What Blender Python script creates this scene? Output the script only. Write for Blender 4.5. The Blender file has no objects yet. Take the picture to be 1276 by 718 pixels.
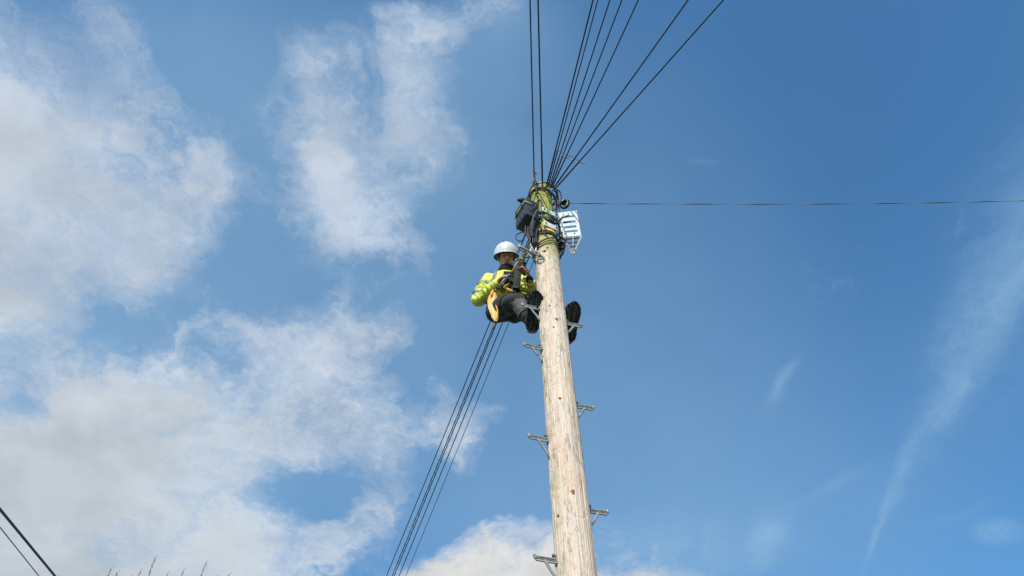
import bpy, bmesh, math, random
import numpy as np
from mathutils import Vector, Matrix, Euler, noise as mnoise
R = math.radians
scene = bpy.context.scene
col = scene.collection
random.seed(7)

# ------------------------------------------------------------------ camera
CAM_POS = Vector((0.0, 0.0, 1.6))
PITCH, ROLL, LENS = 52.0, 1.55, 28.0
cam_data = bpy.data.cameras.new('camera')
cam_data.lens = LENS; cam_data.sensor_width = 36.0
cam_data.clip_start = 0.05; cam_data.clip_end = 3000.0
cam = bpy.data.objects.new('camera', cam_data); col.objects.link(cam)
CAM_ROT = Euler((R(90 + PITCH), 0, 0)).to_matrix() @ Matrix.Rotation(R(-ROLL), 3, 'Z')
cam.matrix_world = Matrix.Translation(CAM_POS) @ CAM_ROT.to_4x4()
scene.camera = cam
FPX = LENS / 36.0 * 1276.0

def ray(px, py):
    return (CAM_ROT @ Vector(((px - 638) / FPX, (359 - py) / FPX, -1.0))).normalized()

def at(px, py, Y):
    """the point of the place on that line of sight whose distance down the street is Y"""
    d = ray(px, py)
    return CAM_POS + d * (Y / d.y)

# ------------------------------------------------------------------ light
SUN_EL, SUN_AZ = R(39), R(193)        # azimuth clockwise from +Y: behind the viewer and to the left
sun_dir = Vector((math.sin(SUN_AZ) * math.cos(SUN_EL), math.cos(SUN_AZ) * math.cos(SUN_EL), math.sin(SUN_EL)))
sd = bpy.data.lights.new('sun', 'SUN'); sd.energy = 5.0; sd.angle = R(0.5); sd.color = (1.0, 0.955, 0.89)
sun = bpy.data.objects.new('sun', sd); col.objects.link(sun)
sun.rotation_euler = sun_dir.to_track_quat('Z', 'Y').to_euler(); sun.location = (-8, -10, 20)

scene.view_settings.view_transform = 'Standard'
scene.view_settings.look = 'None'
scene.view_settings.exposure = 0.0
scene.view_settings.gamma = 1.0
scene.view_settings.use_curve_mapping = False

# ------------------------------------------------------------------ sky
world = bpy.data.worlds.new('World'); scene.world = world; world.use_nodes = True
wn = world.node_tree; wn.nodes.clear()
def N(tree, typ, **kw):
    n = tree.nodes.new(typ)
    for k, v in kw.items():
        if k == 'inp':
            for a, b in v.items(): n.inputs[a].default_value = b
        else: setattr(n, k, v)
    return n
def M(tree, op, a, b=None, c=None, clamp=False):
    n = tree.nodes.new('ShaderNodeMath'); n.operation = op; n.use_clamp = clamp
    for i, v in enumerate((a, b, c)):
        if v is None: continue
        if isinstance(v, (int, float)): n.inputs[i].default_value = v
        else: tree.links.new(v, n.inputs[i])
    return n.outputs[0]
def VM(tree, op, a, b=None, s=None):
    n = tree.nodes.new('ShaderNodeVectorMath'); n.operation = op
    for i, v in enumerate((a, b)):
        if v is None: continue
        if isinstance(v, (tuple, list, Vector)): n.inputs[i].default_value = v
        else: tree.links.new(v, n.inputs[i])
    if s is not None:
        if isinstance(s, (int, float)): n.inputs['Scale'].default_value = s
        else: tree.links.new(s, n.inputs['Scale'])
    return n.outputs[1] if op in ('DOT_PRODUCT', 'LENGTH', 'DISTANCE') else n.outputs[0]
def SMOOTH(tree, v, lo, hi, a=0.0, b=1.0):
    n = tree.nodes.new('ShaderNodeMapRange'); n.interpolation_type = 'SMOOTHSTEP'
    tree.links.new(v, n.inputs[0])
    for i, x in enumerate((lo, hi, a, b)):
        n.inputs[i + 1].default_value = x
    return n.outputs[0]
def MIXC(tree, f, a, b, mode='MIX'):
    n = tree.nodes.new('ShaderNodeMix'); n.data_type = 'RGBA'; n.blend_type = mode
    for i, v in ((0, f), (6, a), (7, b)):
        if isinstance(v, (int, float)): n.inputs[i].default_value = v
        elif isinstance(v, (tuple, list)): n.inputs[i].default_value = v if len(v) == 4 else (*v, 1)
        else: tree.links.new(v, n.inputs[i])
    return n.outputs[2]
def NOISE(tree, vec, scale, detail=4, rough=0.5, dist=0.0, col_out=False, lac=2.0):
    n = tree.nodes.new('ShaderNodeTexNoise')
    tree.links.new(vec, n.inputs['Vector'])
    n.inputs['Scale'].default_value = scale; n.inputs['Detail'].default_value = detail
    n.inputs['Roughness'].default_value = rough; n.inputs['Distortion'].default_value = dist
    n.inputs['Lacunarity'].default_value = lac
    return n.outputs['Color'] if col_out else n.outputs['Fac']

tc = N(wn, 'ShaderNodeTexCoord').outputs['Generated']
sky = N(wn, 'ShaderNodeTexSky', sky_type='NISHITA', sun_disc=False, sun_elevation=SUN_EL,
        sun_rotation=SUN_AZ, altitude=100, air_density=1.15, dust_density=1.1, ozone_density=2.2)
sep = N(wn, 'ShaderNodeSeparateXYZ'); wn.links.new(tc, sep.inputs[0])
zz = M(wn, 'ADD', M(wn, 'MAXIMUM', sep.outputs[2], 0.0), 0.22)
inv = M(wn, 'DIVIDE', 1.0, zz)
plane = VM(wn, 'SCALE', tc, s=inv)                    # direction carried onto the cloud layer
# slow swirls push the outlines of the cloud banks about
w1 = VM(wn, 'SUBTRACT', NOISE(wn, plane, 2.4, 3, 0.5, col_out=True), (0.5, 0.5, 0.5))
w2 = VM(wn, 'SUBTRACT', NOISE(wn, plane, 9.0, 6, 0.62, col_out=True), (0.5, 0.5, 0.5))
warp = VM(wn, 'ADD', tc, VM(wn, 'ADD', VM(wn, 'SCALE', w1, s=0.16), VM(wn, 'SCALE', w2, s=0.075)))

warp_soft = VM(wn, 'ADD', tc, VM(wn, 'ADD', VM(wn, 'SCALE', w1, s=0.05), VM(wn, 'SCALE', w2, s=0.03)))
def bank(px, py, rx, ry, rot=0.0, vec=None):
    """soft elliptical bank of the cloud field, at a bearing in the sky; radii in milliradian-like units"""
    c = ray(px, py)
    rt = (ray(px + 1, py) - ray(px - 1, py)).normalized()
    up = c.cross(rt).normalized()
    rt = up.cross(c).normalized()
    a = -R(rot)
    x = rt * math.cos(a) - up * math.sin(a) * -1
    y = c.cross(x).normalized()
    m = Matrix((x, y, c)).transposed()
    mp = N(wn, 'ShaderNodeMapping', vector_type='TEXTURE')
    wn.links.new(vec or warp, mp.inputs[0])
    mp.inputs['Location'].default_value = c
    mp.inputs['Rotation'].default_value = m.to_euler()
    mp.inputs['Scale'].default_value = (rx / FPX, ry / FPX, 1.0)
    g = N(wn, 'ShaderNodeTexGradient', gradient_type='SPHERICAL')
    wn.links.new(mp.outputs[0], g.inputs[0])
    return g.outputs['Fac']

def field(items, vec=None):
    acc = None
    for (px, py, rx, ry, rot, amp) in items:
        g = bank(px, py, rx, ry, rot, vec)
        acc = M(wn, 'MULTIPLY', g, amp) if acc is None else M(wn, 'MULTIPLY_ADD', g, amp, acc)
    return acc
#SKYLISTS
BANKS = [
    # large bank on the left
    (20, 110, 190, 120, 10, 0.60), (110, 220, 230, 150, -32, 1.0), (215, 200, 120, 110, -50, 0.45), (-60, 300, 200, 140, 0, 0.5),
    (218, 350, 50, 90, -60, 0.40), (103, 205, 62, 42, -20, -0.55), (100, 40, 110, 50, -20, .25), (265, 265, 80, 80, -40, .55),
    (-20, 390, 70, 60, 0, 0.3), (270, 90, 70, 110, -20, -.35),
    (170, 300, 130, 80, -30, 0.55), (250, 235, 70, 60, -50, .35),
    # wispy bank, upper middle
    (435, 75, 70, 45, 0, 0.42), (400, 100, 40, 80, 10, .25), (415, 185, 75, 110, 0, 0.78), (435, 260, 100, 90, -10, 0.66), (485, 305, 75, 50, -20, 0.62), (530, 325, 40, 30, -40, .3),
    (530, 65, 60, 40, 20, 0.40), (505, 120, 40, 60, 15, .35), (525, 200, 45, 80, 5, 0.58), (600, 30, 50, 35, -20, .45), (505, 15, 60, 25, 0, .3), (460, 185, 150, 200, 0, .48), (485, 170, 14, 90, 8, -0.12), (345, 210, 40, 100, 0, .12),
    # bank below it
    (320, 425, 130, 80, 5, 0.65), (360, 440, 110, 60, 0, .3), (435, 400, 90, 60, 10, 1.0), (400, 385, 60, 50, 30, .35), (400, 500, 150, 85, -25, 0.80), (475, 410, 50, 40, 0, 0.30),
    # great bank, lower left
    (110, 600, 300, 160, 0, 1.10), (260, 530, 200, 90, -10, 0.45), (20, 700, 300, 150, 0, 0.7), (320, 700, 190, 80, 0, 0.7),
    (440, 655, 90, 45, 25, 0.45), (490, 590, 45, 70, 0, 0.45), (368, 615, 85, 42, 8, -0.95), (110, 430, 170, 50, 0, -0.38),
    (200, 730, 380, 100, 0, .5), (50, 510, 45, 35, 0, -0.25), (250, 400, 40, 40, 0, -.3),
    (450, 570, 110, 80, 0, .35), (205, 385, 60, 80, 0, .45), (60, 400, 120, 70, 0, .25), (110, 540, 200, 90, 0, .45), (40, 380, 160, 90, 0, .25), (430, 500, 90, 70, -30, .3), (290, 300, 50, 50, -40, .2),
    # scraps
    (560, 520, 65, 50, -20, 0.80), (592, 550, 42, 55, 0, 0.62), (520, 610, 60, 40, 0, 0.25),
    # below and beside the view
    (-250, 500, 300, 400, 0, 1.0), (300, 980, 600, 210, 0, 1.2), (900, 940, 420, 150, 0, 1.0), (-150, -150, 400, 180, 0, 0.6),
]
WHITE = [ (645, 752, 150, 88, 0, 2.3), (765, 750, 120, 80, 0, 1.7), (560, 765, 90, 60, 0, 1.0), (840, 765, 120, 70, 0, 1.2)]
VEILS = [
    (1245, 345, 50, 200, -28, 0.30), (1180, 485, 26, 170, -30, 0.30), (1105, 615, 12, 130, -26, 0.32), (1200, 400, 110, 260, -28, .22), (1080, 680, 6, 80, -22, 0.42), (1275, 300, 90, 330, -12, 0.35),
    (1250, 662, 38, 18, 8, 0.9), (1190, 640, 60, 14, 15, .35), (968, 488, 13, 38, -25, 0.6), (985, 458, 9, 34, -30, .35), (960, 655, 26, 60, -35, 0.75), (1030, 605, 70, 14, 30, 0.35),
    (872, 198, 22, 8, 0, 0.42), (895, 200, 16, 6, 0, 0.3), (830, 680, 180, 60, 0, .7), (620, 30, 90, 60, 0, .4), (330, 150, 60, 160, 0, .3), (60, 430, 160, 60, 0, .5),
]
HAZE = [
    (60, 300, 560, 480, 0, 1.1), (150, 620, 560, 330, 0, .8), (490, 180, 260, 280, 0, .65), (620, 40, 160, 100, 0, .40), (230, 60, 120, 160, 0, .25),
    (900, 560, 400, 260, 0, .22), (1000, 330, 420, 260, 0, .16), (720, 430, 330, 440, 0, .60), (1080, 620, 320, 240, 0, .28), (820, 720, 420, 240, 0, .38), (790, 110, 260, 260, 0, .20),
]
CLOUD_BRIGHT = (0.70, 0.75, 0.80, 1)
CLOUD_GREY = (0.525, 0.57, 0.605, 1)
VEIL_COLOUR = (0.31, 0.52, 0.73, 1)
SKY_TINT = (0.62, 1.12, 1.37)
SKY_STRENGTH = 0.135
banks = field(BANKS)
white = field(WHITE)
fb = NOISE(wn, plane, 4.2, 9, 0.58, 0.3)
fb2 = NOISE(wn, VM(wn, 'ADD', plane, VM(wn, 'SCALE', w2, s=0.30)), 8.5, 10, 0.63, 0.5)
# scattered cloud of the same kind in the rest of the sky, thicker towards the horizon
rest = M(wn, 'MULTIPLY', M(wn, 'MAXIMUM', M(wn, 'SUBTRACT', 0.42, sep.outputs[2]), 0.0), 1.6)
d0 = M(wn, 'ADD', M(wn, 'ADD', banks, white), rest)
clear = SMOOTH(wn, d0, 0.0, 0.22, -0.42, 0.0)
d0 = M(wn, 'ADD', d0, clear)
d1 = M(wn, 'ADD', d0, M(wn, 'MULTIPLY', M(wn, 'SUBTRACT', fb, 0.5), 1.7))
d2 = M(wn, 'ADD', d1, M(wn, 'MULTIPLY', M(wn, 'SUBTRACT', fb2, 0.5), 2.15))
cover = SMOOTH(wn, d2, -0.02, 1.55)
veil0 = field(VEILS, warp_soft)
vn = NOISE(wn, VM(wn, 'ADD', VM(wn, 'MULTIPLY', plane, (1.0, 0.5, 1.0)), VM(wn, 'SCALE', w2, s=0.15)), 9.0, 9, 0.66, 0.6)
wisp = M(wn, 'MULTIPLY', SMOOTH(wn, M(wn, 'MULTIPLY', veil0, M(wn, 'MAXIMUM', M(wn, 'ADD', -0.35, M(wn, 'MULTIPLY', vn, 2.7)), 0.12)), 0.0, 1.1), 0.55)
hz = M(wn, 'MULTIPLY', SMOOTH(wn, M(wn, 'MULTIPLY', field(HAZE, warp_soft), M(wn, 'ADD', .7, M(wn, 'MULTIPLY', fb, .6))), 0.0, 1.1), 0.48)
veil = M(wn, 'SUBTRACT', 1.0, M(wn, 'MULTIPLY', M(wn, 'SUBTRACT', 1.0, wisp), M(wn, 'SUBTRACT', 1.0, hz)))
fac = M(wn, 'MULTIPLY', cover, 0.94)
# the thick of a bank is greyer, its lit edges whiter; low banks are seen through warmer air
thick = SMOOTH(wn, M(wn, 'ADD', d1, M(wn, 'MULTIPLY', fb2, 0.5)), 0.9, 2.1)
cc = MIXC(wn, thick, CLOUD_BRIGHT, CLOUD_GREY)
cc = MIXC(wn, SMOOTH(wn, sep.outputs[2], 0.55, 0.85), cc, VM(wn, 'MULTIPLY', cc, (0.93, 0.96, 1.03)))
cc = MIXC(wn, SMOOTH(wn, white, 0.15, 0.8), cc, (0.77, 0.765, 0.74))
mot = SMOOTH(wn, NOISE(wn, plane, 6.5, 7, 0.6, 0.3), 0.3, 0.7, 0.86, 1.10)
ccs = VM(wn, 'SCALE', cc, s=mot)
skyc = VM(wn, 'SCALE', VM(wn, 'MULTIPLY', sky.outputs[0], SKY_TINT), s=SKY_STRENGTH)
skyv = MIXC(wn, veil, skyc, VEIL_COLOUR)
mixed = MIXC(wn, fac, skyv, ccs)
bg = N(wn, 'ShaderNodeBackground'); wn.links.new(mixed, bg.inputs[0]); bg.inputs[1].default_value = 1.0
wo = N(wn, 'ShaderNodeOutputWorld'); wn.links.new(bg.outputs[0], wo.inputs[0])
world.cycles.sampling_method = 'MANUAL'; world.cycles.sample_map_resolution = 512

# ------------------------------------------------------------------ helpers: materials
def material(name, base, rough=0.6, metal=0.0, var=None, vscale=6.0, stretch=(1, 1, 1), bump=0.0, bscale=60.0,
             bdist=0.002, coat=0.0, spots=None, sspot=25.0, spec=0.5, rvar=0.0):
    m = bpy.data.materials.new(name); m.use_nodes = True; t = m.node_tree
    p = t.nodes['Principled BSDF']
    p.inputs['Roughness'].default_value = rough; p.inputs['Metallic'].default_value = metal
    p.inputs['Coat Weight'].default_value = coat; p.inputs['Specular IOR Level'].default_value = spec
    oc = N(t, 'ShaderNodeTexCoord').outputs['Object']
    v = VM(t, 'MULTIPLY', oc, stretch)
    c = tuple(base) + (1,)
    if var:
        f = SMOOTH(t, NOISE(t, v, vscale, 6, 0.6), 0.32, 0.68)
        c = MIXC(t, f, tuple(base), tuple(var))
    if spots:
        f = SMOOTH(t, NOISE(t, v, sspot, 5, 0.65), 0.56, 0.70)
        c = MIXC(t, f, c, tuple(spots))
    if isinstance(c, tuple): p.inputs['Base Color'].default_value = c
    else: t.links.new(c, p.inputs['Base Color'])
    if rvar:
        t.links.new(SMOOTH(t, NOISE(t, v, vscale * 2, 4, 0.6), 0.3, 0.7, rough - rvar, rough + rvar), p.inputs['Roughness'])
    if bump:
        b = N(t, 'ShaderNodeBump'); b.inputs['Strength'].default_value = bump; b.inputs['Distance'].default_value = bdist
        t.links.new(NOISE(t, v, bscale, 5, 0.6), b.inputs['Height']); t.links.new(b.outputs[0], p.inputs['Normal'])
    return m

MAT = dict(
    cable=material('black_cable_sheath', (0.008, 0.008, 0.010), 0.6, var=(0.018, 0.018, 0.019), vscale=9, bump=.2),
    cable_worn=material('weathered_cable_sheath', (0.03, 0.03, 0.032), 0.6, var=(0.07, 0.068, 0.065), vscale=5),
    cable_pale=material('pale_flat_dropwire', (0.13, 0.13, 0.125), 0.6, var=(0.09, 0.09, 0.09), vscale=3),
    grip=material('dead_end_grip', (0.03, 0.029, 0.027), 0.55, 0.2, var=(0.09, 0.085, 0.075), vscale=20),
    tan=material('tan_grip_end', (0.30, 0.22, 0.12), 0.7, var=(0.18, 0.13, 0.08), vscale=20),
    galv=material('galvanised_steel', (0.20, 0.195, 0.18), 0.7, 0.35, var=(0.32, 0.315, 0.295), vscale=22, spots=(0.11, 0.09, 0.07), sspot=30, bump=.3, bscale=150, rvar=.1),
    galv_bright=material('bright_zinc_plate', (0.74, 0.725, 0.69), 0.65, 0.0, var=(0.62, 0.61, 0.585), vscale=14, spots=(0.50, 0.48, 0.45), sspot=28, bump=.2, bscale=90),
    white_strip=material('pale_bracket_arm', (0.72, 0.72, 0.68), 0.6, 0.1, var=(0.55, 0.55, 0.50), vscale=30, spots=(0.3, 0.28, 0.22), sspot=40),
    steel_dark=material('dull_steel', (0.14, 0.14, 0.15), 0.5, 0.7, var=(0.24, 0.23, 0.22), vscale=20),
    bolt=material('rusty_bolt', (0.12, 0.08, 0.055), 0.8, 0.4, var=(0.24, 0.20, 0.16), vscale=60),
    box=material('black_box_plastic', (0.022, 0.027, 0.038), 0.42, var=(0.04, 0.046, 0.058), vscale=12, bump=.1, bscale=200, rvar=.1),
    box_dull=material('black_closure_plastic', (0.006, 0.006, 0.007), 0.75, var=(0.012, 0.012, 0.013), vscale=16),
    seal=material('yellow_box_seal', (0.80, 0.70, 0.20), 0.6, var=(0.45, 0.38, 0.10), vscale=20),
    strap=material('orange_webbing', (0.74, 0.40, 0.05), 0.75, var=(0.62, 0.30, 0.04), vscale=30, bump=.4, bscale=400, bdist=.001),
    strap_dark=material('black_webbing', (0.012, 0.012, 0.012), 0.85, bump=.4, bscale=400, bdist=.001),
    skin=material('skin', (0.52, 0.265, 0.18), 0.5, var=(0.56, 0.30, 0.21), vscale=12, bump=.15, bscale=120, bdist=.001),
    hivis=material('hi_vis_fabric', (0.66, 0.67, 0.10), 0.75, var=(0.60, 0.62, 0.10), vscale=10, bump=.35, bscale=26, bdist=.008, spots=(0.56, 0.58, 0.10), sspot=9),
    reflective=material('grey_reflective_tape', (0.20, 0.21, 0.215), 0.5, 0.1, var=(0.14, 0.145, 0.15), vscale=30, bump=.4, bscale=60, bdist=.003),
    trouser=material('charcoal_work_cloth', (0.018, 0.0165, 0.0165), 0.95, var=(0.030, 0.027, 0.026), vscale=9, bump=.5, bscale=35, bdist=.006, spots=(0.042, 0.037, 0.034), sspot=11),
    kneepatch=material('grey_knee_panel', (0.085, 0.07, 0.065), 0.9, var=(0.125, 0.105, 0.10), vscale=14, bump=.6, bscale=45, bdist=.004),
    fleece=material('black_fleece', (0.009, 0.009, 0.012), 0.95, bump=.8, bscale=70, bdist=.006),
    helmet=material('white_helmet_shell', (0.68, 0.67, 0.64), 0.35, var=(0.60, 0.59, 0.56), vscale=8, spots=(0.5, 0.48, 0.44), sspot=16, coat=.15),
    leather=material('boot_leather', (0.035, 0.026, 0.02), 0.6, var=(0.09, 0.065, 0.04), vscale=18, bump=.4, bscale=80),
    rubber=material('boot_rubber', (0.006, 0.006, 0.006), 0.85, var=(0.014, 0.012, 0.010), vscale=26, bump=.6, bscale=70, bdist=.003),
    pouch=material('cream_leather', (0.72, 0.56, 0.24), 0.75, var=(0.66, 0.36, 0.07), vscale=14, bump=.4, bscale=50),
    eye=material('eye', (0.35, 0.33, 0.31), 0.2), iris=material('dark_iris', (0.03, 0.02, 0.015), 0.2),
    lips=material('lips', (0.36, 0.15, 0.12), 0.5), hair=material('brown_hair', (0.035, 0.022, 0.014), 0.8, bump=.6, bscale=200),
    tester=material('black_tool_body', (0.006, 0.006, 0.006), 0.75, var=(0.018, 0.018, 0.018), vscale=20),
    panel=material('grey_label_panel', (0.035, 0.038, 0.03), 0.8, var=(0.02, 0.022, 0.018), vscale=30, spots=(0.09, 0.09, 0.075), sspot=60, spec=.2),
    bark=material('twig_bark', (0.20, 0.165, 0.13), 0.9, var=(0.30, 0.26, 0.22), vscale=9, bump=.5),
    bud=material('twig_bud', (0.42, 0.38, 0.30), 0.8, var=(0.30, 0.25, 0.18), vscale=20),
    grass=material('mown_grass', (0.06, 0.10, 0.03), 0.95, var=(0.10, 0.13, 0.05), vscale=0.7, spots=(0.13, 0.12, 0.06), sspot=3, bump=.8, bscale=30, bdist=.03),
    paving=material('pale_tarmac_path', (0.20, 0.195, 0.185), 0.9, var=(0.27, 0.26, 0.25), vscale=1.5, bump=.6, bscale=90, bdist=.004),
    knot=material('rust_brown_knot', (0.10, 0.04, 0.02), 0.85, var=(0.30, 0.15, 0.08), vscale=60, bump=.6, bscale=90),
)

# pole timber: bleached grain, streaks, checks, algae towards the head
def pole_material():
    m = bpy.data.materials.new('weathered_pole_timber'); m.use_nodes = True; t = m.node_tree
    p = t.nodes['Principled BSDF']; p.inputs['Roughness'].default_value = 0.9; p.inputs['Specular IOR Level'].default_value = .2
    oc = N(t, 'ShaderNodeTexCoord').outputs['Object']
    sp = N(t, 'ShaderNodeSeparateXYZ'); t.links.new(oc, sp.inputs[0])
    wob = VM(t, 'ADD', oc, VM(t, 'SCALE', VM(t, 'SUBTRACT', NOISE(t, oc, 2.2, 2, .5, col_out=True), (.5, .5, .5)), s=0.035))
    g1 = NOISE(t, VM(t, 'MULTIPLY', wob, (1, 1, .045)), 95, 5, .65)
    g2 = NOISE(t, VM(t, 'MULTIPLY', wob, (1, 1, .07)), 30, 5, .6)
    g3 = NOISE(t, VM(t, 'MULTIPLY', oc, (1, 1, .25)), 9, 4, .6)
    c = MIXC(t, SMOOTH(t, g2, .32, .68), (0.56, 0.41, 0.305), (0.70, 0.55, 0.43))
    c = MIXC(t, SMOOTH(t, g3, .35, .65, 0, .8), c, (0.61, 0.495, 0.41))
    c = MIXC(t, SMOOTH(t, g1, .54, .68, 0, .5), c, (0.33, 0.225, 0.15))
    c = MIXC(t, SMOOTH(t, g1, .22, .42, .55, 0), c, (0.75, 0.635, 0.54))
    # reddish streaks under the knots
    c = MIXC(t, SMOOTH(t, NOISE(t, VM(t, 'MULTIPLY', oc, (1, 1, .12)), 16, 3, .5), .58, .74, 0, .6), c, (0.60, 0.37, 0.25))
    ln = NOISE(t, VM(t, 'MULTIPLY', oc, (1, 1, .22)), 13, 5, .6)
    ln = M(t, 'ABSOLUTE', M(t, 'SUBTRACT', ln, .5))
    c = MIXC(t, M(t, 'MULTIPLY', SMOOTH(t, ln, .022, .002, 0, .75), SMOOTH(t, g3, .38, .55)), c, (0.24, 0.185, 0.11))
    ln2 = M(t, 'ABSOLUTE', M(t, 'SUBTRACT', NOISE(t, VM(t, 'MULTIPLY', oc, (1, 1, .16)), 26, 4, .6), .53))
    c = MIXC(t, SMOOTH(t, ln2, .014, .002, 0, .45), c, (0.30, 0.21, 0.14))
    # short dark weather checks
    chk = NOISE(t, VM(t, 'MULTIPLY', wob, (1, 1, .09)), 60, 2, .5)
    c = MIXC(t, SMOOTH(t, chk, .69, .73, 0, .6), c, (0.14, 0.10, 0.07))
    # algae: thick at the head, thin down the shaded side
    z = sp.outputs[2]
    an = NOISE(t, VM(t, 'MULTIPLY', oc, (1, 1, .45)), 16, 7, .66)
    top = SMOOTH(t, M(t, 'ADD', z, M(t, 'MULTIPLY', M(t, 'SUBTRACT', an, .5), 1.5)), 7.45, 8.22)
    side = M(t, 'MULTIPLY', SMOOTH(t, sp.outputs[0], -.02, -.125), SMOOTH(t, an, .46, .66))
    c = MIXC(t, M(t, 'MULTIPLY', side, .75), c, (0.19, 0.20, 0.07))
    green = MIXC(t, SMOOTH(t, NOISE(t, VM(t, 'MULTIPLY', oc, (1, 1, .5)), 22, 6, .72), .38, .62), (0.17, 0.175, 0.03), (0.42, 0.41, 0.08))
    green = MIXC(t, SMOOTH(t, g1, .50, .66, 0, .6), green, (0.10, 0.10, 0.03))
    c = MIXC(t, M(t, 'MULTIPLY', top, .93), c, green)
    t.links.new(c, p.inputs['Base Color'])
    b = N(t, 'ShaderNodeBump'); b.inputs['Strength'].default_value = .8; b.inputs['Distance'].default_value = .004
    h = M(t, 'ADD', M(t, 'MULTIPLY', g1, -.7), M(t, 'ADD', M(t, 'MULTIPLY', g2, .6), M(t, 'MULTIPLY', SMOOTH(t, chk, .64, .70), -1.5)))
    t.links.new(h, b.inputs['Height']); t.links.new(b.outputs[0], p.inputs['Normal'])
    return m
MAT['pole'] = pole_material()

# ------------------------------------------------------------------ helpers: objects
def props(o, label=None, cat=None, group=None, kind=None):
    if label: o['label'] = label
    if cat: o['category'] = cat
    if group: o['group'] = group
    if kind: o['kind'] = kind
    return o
def thing(name, label, cat, loc=(0, 0, 0), group=None):
    o = bpy.data.objects.new(name, None); col.objects.link(o); o.location = loc; o.empty_display_size = .1
    return props(o, label, cat, group)
def link(name, me, parent=None, loc=None):
    """links a mesh given in world coordinates, with its origin moved to loc (or its parent's origin)"""
    o = bpy.data.objects.new(name, me); col.objects.link(o)
    org = Vector(loc) if loc is not None else Vector((0, 0, 0))
    if parent is not None:
        o.parent = parent
        w = Vector((0, 0, 0)); q = parent
        while q is not None: w += q.location; q = q.parent
        if loc is None: org = w
        o.location = org - w
    else:
        o.location = org
    if org.length > 0: me.transform(Matrix.Translation(-org))
    return o
def mesh_from(verts, faces, mat, smooth=True, name='mesh'):
    me = bpy.data.meshes.new(name); me.from_pydata([tuple(v) for v in verts], [], faces)
    me.materials.append(mat)
    if smooth: me.polygons.foreach_set('use_smooth', [True] * len(me.polygons))
    me.update(); return me

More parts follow.
